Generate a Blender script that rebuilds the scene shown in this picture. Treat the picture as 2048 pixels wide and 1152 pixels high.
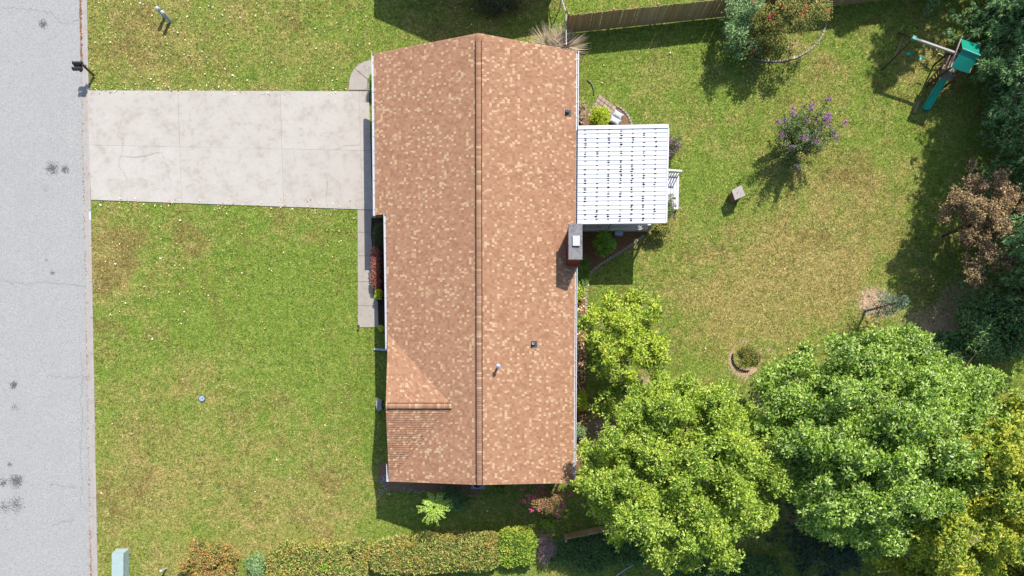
import bpy, math, random
import numpy as np
from mathutils import Vector, Matrix

for o in list(bpy.data.objects):
    bpy.data.objects.remove(o, do_unlink=True)
S = bpy.context.scene
COL = S.collection
random.seed(7)
RNG = np.random.default_rng(11)

# ------------------------------------------------------------------ camera, sky, sun, exposure
CAM_H = 40.0            # drone height above the lawn (m)
PXM = 34.0              # photo pixels per metre on the lawn
NX, NY = 1024.0, 810.0  # photo pixel straight below the drone

cam = bpy.data.cameras.new('camera')
cam.sensor_fit = 'HORIZONTAL'
cam.sensor_width = 36.0
cam.lens = 36.0 * PXM * CAM_H / 2048.0
cam.shift_y = (NY - 576.0) / 2048.0
cam.clip_end = 3000
cam_o = bpy.data.objects.new('camera', cam)
cam_o.location = (0, 0, CAM_H)
COL.objects.link(cam_o)
S.camera = cam_o

SUN_DIR = Vector((-0.365, -0.776, -1.0)).normalized()
SUN_EL = math.asin(-SUN_DIR.z)
SUN_AZ = math.atan2(-SUN_DIR.x, -SUN_DIR.y)
world = bpy.data.worlds.new('World')
S.world = world
world.use_nodes = True
wn = world.node_tree
wn.nodes.clear()
w_out = wn.nodes.new('ShaderNodeOutputWorld')
w_bg = wn.nodes.new('ShaderNodeBackground')
w_sky = wn.nodes.new('ShaderNodeTexSky')
w_sky.sky_type = 'NISHITA'
w_sky.sun_disc = False
w_sky.sun_elevation = SUN_EL
w_sky.sun_rotation = SUN_AZ
w_bg.inputs['Strength'].default_value = 0.15
wn.links.new(w_sky.outputs[0], w_bg.inputs[0])
wn.links.new(w_bg.outputs[0], w_out.inputs[0])

sl = bpy.data.lights.new('sun', 'SUN')
sl.energy = 4.5
sl.angle = math.radians(0.53)
sl.color = (1.0, 0.955, 0.89)
so = bpy.data.objects.new('sun', sl)
so.rotation_euler = SUN_DIR.to_track_quat('-Z', 'Y').to_euler()
so.location = (20, 40, 60)
COL.objects.link(so)

S.view_settings.view_transform = 'Standard'
S.view_settings.look = 'None'
S.view_settings.gamma = 1.0
S.view_settings.use_curve_mapping = False
S.view_settings.exposure = 0.65
KEXP = 2.05             # how much brighter a sunlit level surface shows than its base colour


def G(px, py, h=0.0):
    """world point at height h that stands at this place of the survey photograph"""
    k = (CAM_H - h) / CAM_H / PXM
    return Vector(((px - NX) * k, (NY - py) * k, h))


def GP(pts, h=0.0):
    return [G(a, b, h) for a, b in pts]


def s2l(c):
    c = c / 255.0
    return c / 12.92 if c <= 0.04045 else ((c + 0.055) / 1.055) ** 2.4


def C(r, g, b, k=None):
    """base colour of a surface that shows as this sRGB value in full sun"""
    k = k or KEXP
    return (min(.9, s2l(r) / k), min(.9, s2l(g) / k), min(.9, s2l(b) / k), 1.0)


# ------------------------------------------------------------------ materials
class NT:
    def __init__(self, name):
        self.m = bpy.data.materials.new(name)
        self.m.use_nodes = True
        self.t = self.m.node_tree
        self.t.nodes.clear()
        self.out = self.t.nodes.new('ShaderNodeOutputMaterial')

    def n(self, kind, **kw):
        nd = self.t.nodes.new(kind)
        for k, v in kw.items():
            setattr(nd, k, v)
        return nd

    def l(self, a, b):
        self.t.links.new(a, b)

    def coord(self):
        return self.n('ShaderNodeTexCoord').outputs['Object']

    def noise(self, vec, scale, detail=3, rough=.55, dist=0.0):
        nd = self.n('ShaderNodeTexNoise')
        nd.inputs['Scale'].default_value = scale
        nd.inputs['Detail'].default_value = detail
        nd.inputs['Roughness'].default_value = rough
        nd.inputs['Distortion'].default_value = dist
        self.l(vec, nd.inputs['Vector'])
        return nd.outputs['Fac']

    def ramp(self, fac, stops, interp='LINEAR'):
        nd = self.n('ShaderNodeValToRGB')
        cr = nd.color_ramp
        cr.interpolation = interp
        while len(cr.elements) < len(stops):
            cr.elements.new(0.5)
        for e, (p, c) in zip(cr.elements, stops):
            e.position = p
            e.color = c if len(c) == 4 else (*c, 1)
        self.l(fac, nd.inputs[0])
        return nd.outputs[0]

    def math(self, op, a, b=None, c=None, clamp=False):
        nd = self.n('ShaderNodeMath', operation=op)
        nd.use_clamp = clamp
        for i, v in enumerate((a, b, c)):
            if v is None:
                continue
            if isinstance(v, (int, float)):
                nd.inputs[i].default_value = v
            else:
                self.l(v, nd.inputs[i])
        return nd.outputs[0]

    def mix(self, fac, a, b, mode='MIX'):
        nd = self.n('ShaderNodeMix', data_type='RGBA', blend_type=mode)
        for s, v in ((nd.inputs[0], fac), (nd.inputs[6], a), (nd.inputs[7], b)):
            if isinstance(v, (int, float)):
                s.default_value = v
            elif isinstance(v, tuple):
                s.default_value = v
            else:
                self.l(v, s)
        return nd.outputs[2]

    def bump(self, h, strength=.4, dist=.02):
        nd = self.n('ShaderNodeBump')
        nd.inputs['Strength'].default_value = strength
        nd.inputs['Distance'].default_value = dist
        self.l(h, nd.inputs['Height'])
        return nd.outputs[0]

    def principled(self, col, rough=.8, spec=.3, normal=None, metal=0.0):
        b = self.n('ShaderNodeBsdfPrincipled')
        if isinstance(col, tuple):
            b.inputs['Base Color'].default_value = col
        else:
            self.l(col, b.inputs['Base Color'])
        b.inputs['Roughness'].default_value = rough
        b.inputs['Specular IOR Level'].default_value = spec
        b.inputs['Metallic'].default_value = metal
        if normal is not None:
            self.l(normal, b.inputs['Normal'])
        return b

    def done(self, shader):
        self.l(shader.outputs[0], self.out.inputs[0])
        return self.m


def mat_plain(name, col, rough=.6, spec=.4, var=.18, scale=6.0, metal=0.0, bump=.15):
    t = NT(name)
    v = t.coord()
    f = t.noise(v, scale, 5, .65)
    dark = tuple(c * (1 - var) for c in col[:3]) + (1,)
    lite = tuple(min(1, c * (1 + var)) for c in col[:3]) + (1,)
    c = t.ramp(f, [(.25, dark), (.75, lite)])
    nb = t.bump(t.noise(v, scale * 8, 3), bump, .01)
    return t.done(t.principled(c, rough, spec, nb, metal))


def mat_leaf(name, stops, trans=.34, rough=.45, spec=.35, clump=None, cscale=.8, cmix=.38):
    """leaf colour varies leaf by leaf, and clump by clump"""
    t = NT(name)
    geo = t.n('ShaderNodeNewGeometry')
    rnd = geo.outputs['Random Per Island']
    c = t.ramp(rnd, stops)
    v = t.coord()
    f = t.noise(v, cscale, 2, .5)
    if clump:
        ff = t.math('MULTIPLY_ADD', f, 4.0, -1.75, clamp=True)
        c = t.mix(ff, c, clump, 'MIX') if False else t.mix(t.math('MULTIPLY', ff, cmix), c, clump)
    g = t.math('MULTIPLY_ADD', f, .7, .65)
    comb = t.n('ShaderNodeCombineColor')
    for i in range(3):
        t.l(g, comb.inputs[i])
    c = t.mix(1.0, c, comb.outputs[0], 'MULTIPLY')
    p = t.principled(c, rough, spec)
    tr = t.n('ShaderNodeBsdfTranslucent')
    t.l(c, tr.inputs[0])
    mx = t.n('ShaderNodeMixShader')
    mx.inputs[0].default_value = trans
    t.l(p.outputs[0], mx.inputs[1])
    t.l(tr.outputs[0], mx.inputs[2])
    return t.done(mx)


# ------------------------------------------------------------------ mesh helpers
class B:
    def __init__(self):
        self.v = []
        self.f = []

    def add(self, vs, fs):
        o = len(self.v)
        self.v += [tuple(x) for x in vs]
        self.f += [tuple(i + o for i in f) for f in fs]
        return self

    def prism(self, poly, z0, z1):
        """vertical prism over a ground polygon"""
        n = len(poly)
        vs = [(p[0], p[1], z0) for p in poly] + [(p[0], p[1], z1) for p in poly]
        area = sum(poly[i][0] * poly[(i + 1) % n][1] - poly[(i + 1) % n][0] * poly[i][1] for i in range(n))
        idx = list(range(n))
        if area < 0:
            idx.reverse()
        fs = [tuple(n + i for i in idx), tuple(reversed(idx))]
        for k in range(n):
            a, b = idx[k], idx[(k + 1) % n]
            fs.append((a, b, n + b, n + a))
        return self.add(vs, fs)

    def box(self, c, s, rz=0.0):
        hx, hy = s[0] / 2, s[1] / 2
        ca, sa = math.cos(rz), math.sin(rz)
        poly = [(c[0] + x * ca - y * sa, c[1] + x * sa + y * ca) for x, y in ((-hx, -hy), (hx, -hy), (hx, hy), (-hx, hy))]
        return self.prism(poly, c[2] - s[2] / 2, c[2] + s[2] / 2)

    def hexa(self, lo, up):
        """solid between two quads (lower and upper), both counter-clockwise from above"""
        fs = [(4, 5, 6, 7), (3, 2, 1, 0)] + [(i, (i + 1) % 4, 4 + (i + 1) % 4, 4 + i) for i in range(4)]
        return self.add(list(lo) + list(up), fs)

    def beam(self, a, b, w, h):
        """square bar from a to b"""
        a, b = Vector(a), Vector(b)
        d = (b - a).normalized()
        s = d.cross(Vector((0, 0, 1)))
        if s.length < 1e-3:
            s = Vector((1, 0, 0))
        s.normalize()
        u = s.cross(d).normalized()
        q = [s * x * w / 2 + u * y * h / 2 for x, y in ((-1, -1), (1, -1), (1, 1), (-1, 1))]
        vs = [a + x for x in q] + [b + x for x in q]
        fs = [(3, 2, 1, 0), (4, 5, 6, 7)] + [(i, (i + 1) % 4, 4 + (i + 1) % 4, 4 + i) for i in range(4)]
        return self.add(vs, fs)

    def tube(self, pts, rad, n=7):
        pts = [Vector(p) for p in pts]
        rs = rad if isinstance(rad, (list, tuple)) else [rad] * len(pts)
        vs, fs = [], []
        ref = Vector((0.31, 0.17, 0.93))
        for i, p in enumerate(pts):
            d = (pts[min(i + 1, len(pts) - 1)] - pts[max(i - 1, 0)])
            if d.length < 1e-6:
                d = Vector((0, 0, 1))
            d.normalize()
            s = d.cross(ref)
            if s.length < .05:
                s = d.cross(Vector((1, 0, 0)))
            s.normalize()
            u = s.cross(d)
            for k in range(n):
                an = 2 * math.pi * k / n
                vs.append(p + (s * math.cos(an) + u * math.sin(an)) * rs[i])
        for i in range(len(pts) - 1):
            for k in range(n):
                a, b = i * n + k, i * n + (k + 1) % n
                fs.append((a, b, b + n, a + n))
        fs.append(tuple(range(n)))
        fs.append(tuple((len(pts) - 1) * n + k for k in reversed(range(n))))
        return self.add(vs, fs)

    def lathe(self, c, prof, n=16):
        vs, fs = [], []
        for r, z in prof:
            for k in range(n):
                an = 2 * math.pi * k / n
                vs.append((c[0] + r * math.cos(an), c[1] + r * math.sin(an), c[2] + z))
        for i in range(len(prof) - 1):
            for k in range(n):
                a, b = i * n + k, i * n + (k + 1) % n
                fs.append((a, b, b + n, a + n))
        fs.append(tuple(reversed(range(n))))
        fs.append(tuple((len(prof) - 1) * n + k for k in range(n)))
        return self.add(vs, fs)


ORG = {}


def org(o):
    return ORG.get(o.name, Vector((0, 0, 0))) if o else Vector((0, 0, 0))


def obj(name, b, mat, parent=None, origin=None, smooth=False):
    """link b (world coordinates) as ONE object; under a parent it keeps the parent's origin"""
    og = org(parent) if parent else Vector(origin or (0, 0, 0))
    me = bpy.data.meshes.new(name)
    if isinstance(b, B):
        me.from_pydata([(x - og.x, y - og.y, z - og.z) for x, y, z in b.v], [], b.f)
    else:
        np_fill(me, b[0] - np.array(og), b[1])
    if mat:
        me.materials.append(mat)
    me.polygons.foreach_set('use_smooth', [smooth] * len(me.polygons))
    o = bpy.data.objects.new(name, me)
    COL.objects.link(o)
    if parent:
        o.parent = parent
    else:
        o.location = og
    ORG[o.name] = og
    return o


def np_fill(me, v, q):
    v = np.ascontiguousarray(v, dtype=np.float32)
    q = np.ascontiguousarray(q, dtype=np.int32)
    m, k = q.shape
    me.vertices.add(len(v))
    me.vertices.foreach_set('co', v.ravel())
    me.loops.add(m * k)
    me.loops.foreach_set('vertex_index', q.ravel())
    me.polygons.add(m)
    me.polygons.foreach_set('loop_start', np.arange(m, dtype=np.int32) * k)
    me.update(calc_edges=True)


def tag(o, label=None, cat=None, group=None, kind=None):
    if label:
        o['label'] = label
    if cat:
        o['category'] = cat
    if group:
        o['group'] = group
    if kind:
        o['kind'] = kind
    return o


def thing(name, label, cat, loc, group=None):
    o = bpy.data.objects.new(name, None)
    o.empty_display_size = .3
    o.location = loc
    COL.objects.link(o)
    ORG[o.name] = Vector(loc)
    return tag(o, label, cat, group)


def piece(name, me, loc, rot, parent, scale=None):
    """one of many alike pieces that share mesh data (loc in world coordinates)"""
    o = bpy.data.objects.new(name, me)
    COL.objects.link(o)
    o.parent = parent
    o.location = Vector(loc) - org(parent)
    o.rotation_euler = rot
    if scale:
        o.scale = scale
    ORG[o.name] = org(parent)
    return o


def mesh_of(name, b, mat):
    me = bpy.data.meshes.new(name)
    me.from_pydata([tuple(x) for x in b.v], [], b.f)
    me.materials.append(mat)
    return me


# ------------------------------------------------------------------ number helpers
_LAT = np.random.default_rng(5).random((64, 64))


def vnoise(x, y, s):
    x = np.asarray(x) * s + 1000.5
    y = np.asarray(y) * s + 1000.5
    xi = np.floor(x).astype(int)
    yi = np.floor(y).astype(int)
    fx = x - xi
    fy = y - yi
    fx = fx * fx * (3 - 2 * fx)
    fy = fy * fy * (3 - 2 * fy)
    g = lambda a, b: _LAT[a % 64, b % 64]
    return (g(xi, yi) * (1 - fx) + g(xi + 1, yi) * fx) * (1 - fy) + (g(xi, yi + 1) * (1 - fx) + g(xi + 1, yi + 1) * fx) * fy


def fbm(x, y, s):
    return (vnoise(x, y, s) + .5 * vnoise(x, y, s * 2.1) + .25 * vnoise(x, y, s * 4.3)) / 1.75


def inside(x, y, poly):
    r = np.zeros(len(x), bool)
    n = len(poly)
    for i in range(n):
        x1, y1 = poly[i][0], poly[i][1]
        x2, y2 = poly[(i + 1) % n][0], poly[(i + 1) % n][1]
        if y1 == y2:
            continue
        c = ((y1 > y) != (y2 > y)) & (x < (x2 - x1) * (y - y1) / (y2 - y1) + x1)
        r ^= c
    return r


def smooth_curve(pts, n):
    """n+1 points evenly spaced along a Catmull-Rom curve through pts"""
    P = [Vector(p) for p in pts]
    P = [P[0] * 2 - P[1]] + P + [P[-1] * 2 - P[-2]]
    out = []
    for i in range(1, len(P) - 2):
        for k in range(12):
            t = k / 12
            a, b, c, d = P[i - 1], P[i], P[i + 1], P[i + 2]
            out.append(.5 * ((2 * b) + (c - a) * t + (2 * a - 5 * b + 4 * c - d) * t * t + (3 * b - a - 3 * c + d) * t ** 3))
    out.append(P[-2])
    L = [0]
    for a, b in zip(out, out[1:]):
        L.append(L[-1] + (b - a).length)
    res = []
    j = 0
    for k in range(n + 1):
        s = L[-1] * k / n
        while j < len(L) - 2 and L[j + 1] < s:
            j += 1
        f = (s - L[j]) / max(1e-6, L[j + 1] - L[j])
        res.append(out[j].lerp(out[j + 1], min(1, f)))
    return res


# ------------------------------------------------------------------ leaves
def unit(a):
    return a / np.maximum(1e-9, np.linalg.norm(a, axis=1, keepdims=True))


def leaf_quads(rng, pos, axis, L, W, tilt=.45, fold=.12):
    """one folded four-cornered leaf at every pos, growing along axis"""
    n = len(pos)
    axis = unit(axis)
    up = unit(np.stack([rng.normal(0, tilt, n), rng.normal(0, tilt, n), np.ones(n)], 1))
    side = unit(np.cross(axis, up) + 1e-6)
    nor = unit(np.cross(side, axis))
    l = (L * rng.uniform(.7, 1.3, n))[:, None]
    w = (W * rng.uniform(.7, 1.3, n))[:, None]
    a = pos
    t = pos + axis * l - np.array([[0, 0, 1]]) * l * .15
    m = pos + axis * l * .45 + nor * w * fold * 2
    v = np.stack([a, m + side * w * .5, t, m - side * w * .5], 1).reshape(-1, 3)
    q = np.arange(4 * n).reshape(-1, 4)
    return v, q


def spray(rng, twigs, per, spread, L, W, tilt=.45, flat=.45):
    n = len(twigs)
    c = np.repeat(twigs, per, 0)
    d = unit(rng.normal(0, 1, (n * per, 3)) * np.array([1, 1, flat]))
    p = c + d * (spread * rng.uniform(.1, 1, n * per))[:, None]
    return leaf_quads(rng, p, d, L, W, tilt)


def join(parts):
    vs, qs, o = [], [], 0
    for v, q in parts:
        vs.append(v)
        qs.append(q + o)
        o += len(v)
    return np.concatenate(vs), np.concatenate(qs)


def crown_twigs(rng, c, r, nl, nt, sub=(.28, .42), reach=(.5, .8), zmin=-.35, shell=.6):
    """twigs of a crown built of many unequal lobes"""
    c = np.array(c)
    r = np.array(r)
    d = unit(rng.normal(0, 1, (nl * 4, 3)))
    d = d[d[:, 2] > zmin][:nl]
    cen = c + d * r * rng.uniform(reach[0], reach[1], (len(d), 1))
    sr = rng.uniform(sub[0], sub[1], len(d))
    cen = np.concatenate([cen, c[None]])
    sr = np.append(sr, .55)
    wgt = sr ** 1.6
    k = rng.choice(len(cen), nt, p=wgt / wgt.sum())
    dd = unit(rng.normal(0, 1, (nt, 3)) + np.array([0, 0, .25]))
    rad = sr[k] * (shell + (1 - shell) * rng.random(nt)) * rng.uniform(.75, 1.08, nt)
    return cen[k] + dd * r * rad[:, None], cen


def limb(b, a, z, r0, r1, rng, bend=.12, n=5):
    a, z = Vector(a), Vector(z)
    L = (z - a).length
    pts, rs = [], []
    for i in range(n + 1):
        t = i / n
        p = a.lerp(z, t)
        if 0 < i < n:
            p += Vector(rng.normal(0, bend * L * .4, 3))
        pts.append(p)
        rs.append(r0 + (r1 - r0) * t)
    b.tube(pts, rs, 6)
    return pts


# ------------------------------------------------------------------ colours
M_BARK = mat_plain('bark', C(120, 100, 82), .9, .1, .35, 9)
M_GREYBARK = mat_plain('grey_bark', C(190, 186, 178), .9, .1, .25, 9)
M_STEM = mat_plain('stem', C(104, 84, 62), .9, .1, .3, 9)
M_WHITE = mat_plain('white_paint', C(244, 244, 246), .45, .5, .05, 3)
M_GUTTER = mat_plain('white_gutter', C(246, 246, 250), .35, .5, .04, 4)
M_DARK = mat_plain('dark_vent', (.02, .018, .018, 1), .8, .2, .2, 8)
M_BLACK = mat_plain('black_plastic', (.018, .02, .024, 1), .45, .5, .2, 8)
M_GREYMETAL = mat_plain('grey_metal', C(150, 152, 158), .4, .5, .12, 5, .3)


# ================================================================== THE SETTING
# kerb line: right edge of the kerb top in the photograph
def kx(py):
    return 173.5 + (py - 0) * (195.0 - 173.5) / 1152.0


DRIVE = GP([(175, 181), (698, 182), (738, 183), (741, 300), (746, 420), (714, 419), (450, 409), (182, 400)])
WALK = GP([(715, 419.5), (752, 420.5), (752, 500), (757, 655), (716, 655)])
CURVE = GP([(697, 181), (698, 165), (701, 150), (708, 137), (718, 128), (730, 122), (748, 119), (770, 119), (770, 181), (735, 181)])
HOUSE_FOOT = GP([(768, 168), (1143, 166), (1138, 948), (800, 948), (796, 460), (772, 460)])
BED_FRONT = GP([(743, 436), (800, 436), (800, 660), (757, 660), (757, 606), (747, 590), (745, 500), (742, 470)])
BED_BACK = GP([(1130, 452), (1296, 466), (1270, 486), (1236, 508), (1200, 530), (1180, 548), (1173, 575), (1172, 640),
               (1170, 700), (1172, 790), (1176, 880), (1170, 940), (1130, 940)])
BED_NORTH = GP([(1140, 230), (1160, 240), (1180, 220), (1232, 214), (1250, 226), (1260, 246), (1264, 262), (1140, 262)])
BED_SOUTH = GP([(757, 925), (800, 925), (800, 948), (960, 948), (960, 990), (900, 988), (840, 982), (790, 983), (768, 976), (757, 960)])
BED_CRAPE = GP([(1450, 60), (1660, 24), (1652, 52), (1638, 84), (1606, 112), (1562, 122), (1490, 116), (1450, 96)])
SETTING_CUT = [DRIVE, WALK, CURVE, HOUSE_FOOT, BED_FRONT, BED_BACK, BED_NORTH, BED_SOUTH]
RING_C = G(1492, 714)


def blobs(x, y, L):
    r = np.zeros_like(x)
    for px, py, rad, wgt in L:
        g = G(px, py)
        d2 = (x - g.x) ** 2 + (y - g.y) ** 2
        r += wgt * np.exp(-d2 / (rad / PXM) ** 2)
    return r


DRY = [(230, 500, 90, .55), (300, 80, 150, .5), (210, 560, 50, .4), (390, 490, 40, .5), (200, 700, 20, .5), (400, 930, 220, .35),
       (300, 1010, 130, .3), (620, 1000, 150, .35), (1700, 440, 150, .42), (1640, 560, 110, .36), (1540, 480, 110, .3), (1850, 130, 70, .5),
       (1650, 150, 60, .45), (1420, 600, 120, .35), (1330, 150, 50, .35), (1570, 350, 50, .35), (1330, 440, 40, .7), (1490, 620, 100, .35),
       (560, 130, 150, .3), (900, 60, 80, .3), (1180, 300, 40, .4), (1690, 560, 100, .4),
       (560, 620, 160, -.25), (450, 620, 100, -.25), (500, 460, 200, -.12), (720, 850, 110, -.35), (600, 760, 130, -.2), (1380, 360, 60, -.35), (1260, 150, 60, -.25),
       (1200, 120, 60, -.3), (1700, 60, 90, -.25), (1250, 560, 50, -.35), (470, 200, 60, -.1), (650, 60, 90, -.15)]
BARE = [(1745, 600, 36, .9), (1490, 745, 26, .5), (1530, 800, 45, .8), (1440, 745, 30, .45), (1300, 780, 50, .6), (1240, 790, 50, .5),
        (1605, 740, 24, .7), (1930, 300, 60, .45), (1900, 420, 60, .35), (1940, 100, 60, .3), (1960, 200, 60, .3), (1850, 690, 70, .6), (1950, 600, 120, .6),
        (1800, 62, 14, .7), (1800, 860, 160, .5), (1600, 1000, 130, .5), (1900, 1000, 200, .6), (1400, 960, 130, .5), (1200, 860, 60, .7),
        (1090, 1075, 40, .6), (1540, 700, 18, .6), (1155, 52, 30, .35), (1600, 85, 40, .4), (1835, 510, 18, .5), (770, 946, 18, .5), (940, 1000, 25, .4), (1560, 50, 60, .4), (1870, 260, 30, .3)]


BROWN = [(240, 500, 60, .6), (205, 560, 40, .7), (300, 470, 40, .4), (390, 480, 34, .75), (375, 530, 24, .5), (230, 70, 60, .5), (330, 130, 70, .5), (250, 20, 60, .35), (200, 650, 14, .8), (203, 720, 14, .7),
         (440, 140, 60, .35), (560, 60, 60, .3), (620, 150, 60, .35), (230, 800, 60, .3), (220, 1000, 60, .5), (290, 1030, 60, .35), (520, 450, 60, .3), (640, 460, 50, .3), (660, 960, 40, .3), (600, 1010, 60, .25),
         (1740, 420, 70, .35), (1560, 200, 40, .3), (1800, 180, 40, .35), (1690, 330, 60, .25), (1640, 470, 50, .3), (880, 60, 30, .4), (350, 760, 50, .25), (450, 1010, 60, .3), (300, 880, 50, .25)]


def lawn_maps(x, y):
    dry = .40 + .75 * blobs(x, y, DRY) + (fbm(x, y, .35) - .5) * .6 + (fbm(x + 40, y - 7, 1.6) - .5) * .8
    dry = dry + np.where(x > 4, .02, 0)
    bare = blobs(x, y, BARE) + (fbm(x - 20, y + 30, .8) - .5) * .5 - .12
    d = np.hypot(x - RING_C.x, y - RING_C.y)
    bare = bare + np.exp(-((d - .9) / .13) ** 2) * .7
    brown = blobs(x, y, BROWN) * .7 + (fbm(x + 11, y + 5, .9) - .5) * 1.3 + (fbm(x - 31, y + 15, 2.6) - .5) * .8 - .02
    return np.clip(dry, 0, 1), np.clip(bare, 0, 1), np.clip(brown, 0, 1)


def set_maps(me, x, y):
    dry, bare, brown = lawn_maps(x, y)
    for nm, a in (('dry', dry), ('bare', bare), ('brown', brown)):
        at = me.attributes.new(nm, 'FLOAT', 'POINT')
        at.data.foreach_set('value', a.astype(np.float32))


def grass_colour(t, fine):
    """colour of the turf out of the dry and bare maps and a fine random value"""
    at = t.n('ShaderNodeAttribute', attribute_name='dry')
    ab = t.n('ShaderNodeAttribute', attribute_name='bare')
    green = t.ramp(fine, [(.05, C(58, 78, 28, 1.24)), (.35, C(104, 130, 48, 1.24)), (.65, C(140, 156, 64, 1.24)), (.95, C(186, 188, 104, 1.24))])
    straw = t.ramp(fine, [(.05, C(92, 78, 44, 1.24)), (.35, C(142, 126, 72, 1.24)), (.65, C(182, 162, 98, 1.24)), (.95, C(226, 204, 146, 1.24))])
    soil = t.ramp(fine, [(.05, C(120, 98, 78, 1.24)), (.5, C(184, 154, 124, 1.24)), (.95, C(222, 194, 162, 1.24))])
    f1 = t.math('ADD', t.math('MULTIPLY', at.outputs['Fac'], 1.0), t.math('MULTIPLY_ADD', fine, .9, -.45))
    f1 = t.math('MULTIPLY_ADD', f1, 1.35, -.40, clamp=True)
    c = t.mix(f1, green, straw)
    abr = t.n('ShaderNodeAttribute', attribute_name='brown')
    thatch = t.ramp(fine, [(.05, C(78, 62, 36, 1.24)), (.35, C(116, 100, 54, 1.24)), (.65, C(144, 124, 74, 1.24)), (.95, C(196, 168, 112, 1.24))])
    f3 = t.math('MULTIPLY_ADD', t.math('ADD', abr.outputs['Fac'], t.math('MULTIPLY_ADD', fine, -.5, .25)), 1.5, -.18, clamp=True)
    c = t.mix(t.math('MULTIPLY', f3, .8), c, thatch)
    cl = t.noise(t.coord(), 2.6, 3, .6)
    cg = t.math('MULTIPLY_ADD', cl, 1.3, -.5, clamp=True)
    c = t.mix(t.math('MULTIPLY', cg, .55), c, C(78, 112, 44, 1.3))
    f2 = t.math('ADD', ab.outputs['Fac'], t.math('MULTIPLY_ADD', fine, .5, -.25))
    f2 = t.math('MULTIPLY_ADD', f2, 3.0, -1.1, clamp=True)
    return t.mix(f2, c, soil)


def mat_lawn():
    t = NT('lawn_turf')
    v = t.coord()
    a = t.noise(v, 7.0, 4, .7)
    b = t.noise(v, 2.2, 3, .6)
    c = t.noise(v, 22.0, 2, .6)
    fine = t.math('ADD', t.math('MULTIPLY', a, .5), t.math('ADD', t.math('MULTIPLY', b, .2), t.math('MULTIPLY', c, .45)))
    fine = t.math('MULTIPLY_ADD', fine, 2.6, -.99, clamp=True)
    col = grass_colour(t, fine)
    nb = t.bump(t.noise(v, 14, 4, .7), .8, .08)
    return t.done(t.principled(col, .95, .08, nb))


def mat_blade():
    t = NT('grass_blade')
    r = t.n('ShaderNodeNewGeometry').outputs['Random Per Island']
    nz = t.noise(t.coord(), 3.0, 3, .6)
    r = t.math('ADD', t.math('MULTIPLY', r, .6), t.math('MULTIPLY_ADD', nz, 1.6, -.62), clamp=True)
    col = grass_colour(t, r)
    p = t.principled(col, .75, .15)
    tr = t.n('ShaderNodeBsdfTranslucent')
    t.l(col, tr.inputs[0])
    mx = t.n('ShaderNodeMixShader')
    mx.inputs[0].default_value = .25
    t.l(p.outputs[0], mx.inputs[1])
    t.l(tr.outputs[0], mx.inputs[2])
    return t.done(mx)


def mat_far():
    t = NT('far_turf')
    v = t.coord()
    c = t.ramp(t.noise(v, .5, 6, .7), [(.3, C(92, 118, 44)), (.7, C(150, 148, 78))])
    return t.done(t.principled(c, .95, .08))


M_LAWN = mat_lawn()
M_BLADE = mat_blade()
g = B()
g.add([(-500, -500, -.16), (500, -500, -.16), (500, 500, -.16), (-500, 500, -.16)], [(0, 1, 2, 3)])
tag(obj('ground', g, mat_far()), kind='structure')

# the lawn sheet, its left edge following the kerb
ys = np.concatenate([[-60, -40, -28], np.arange(-20, 32, .25), [40, 55, 70]])
us = np.concatenate([np.arange(0, 58, .25), [66, 80, 100]])
UU, YY = np.meshgrid(us, ys)
py_ = NY - YY * PXM
X0 = (kx(py_) - NX) / PXM
XX = X0 + UU
nr, nc = XX.shape
lv = np.stack([XX.ravel(), YY.ravel(), np.zeros(XX.size)], 1)
ii = np.arange(nr * nc).reshape(nr, nc)
lq = np.stack([ii[:-1, :-1].ravel(), ii[:-1, 1:].ravel(), ii[1:, 1:].ravel(), ii[1:, :-1].ravel()], 1)
lv[:, 2] = (fbm(lv[:, 0], lv[:, 1], .9) - .5) * .03 - .015
lawn = obj('lawn', (lv, lq), M_LAWN, smooth=True)
set_maps(lawn.data, lv[:, 0], lv[:, 1])
tag(lawn, kind='structure')

# ------------------------------------------------------------------ road, gutter, kerb
STAINS = [(84, 46, 10, 1.0), (102, 336, 14, 1.0), (128, 338, 9, 1.0), (88, 375, 12, .5), (25, 770, 9, 1.0), (30, 962, 15, 1.0), (4, 966, 10, .9),
          (28, 1010, 20, .75), (6, 1015, 16, .7), (27, 815, 12, .6), (103, 545, 5, .9), (90, 520, 4, .8), (17, 929, 5, 1), (140, 972, 8, .35), (144, 1120, 7, .35), (8, 1060, 14, .4)]


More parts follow.
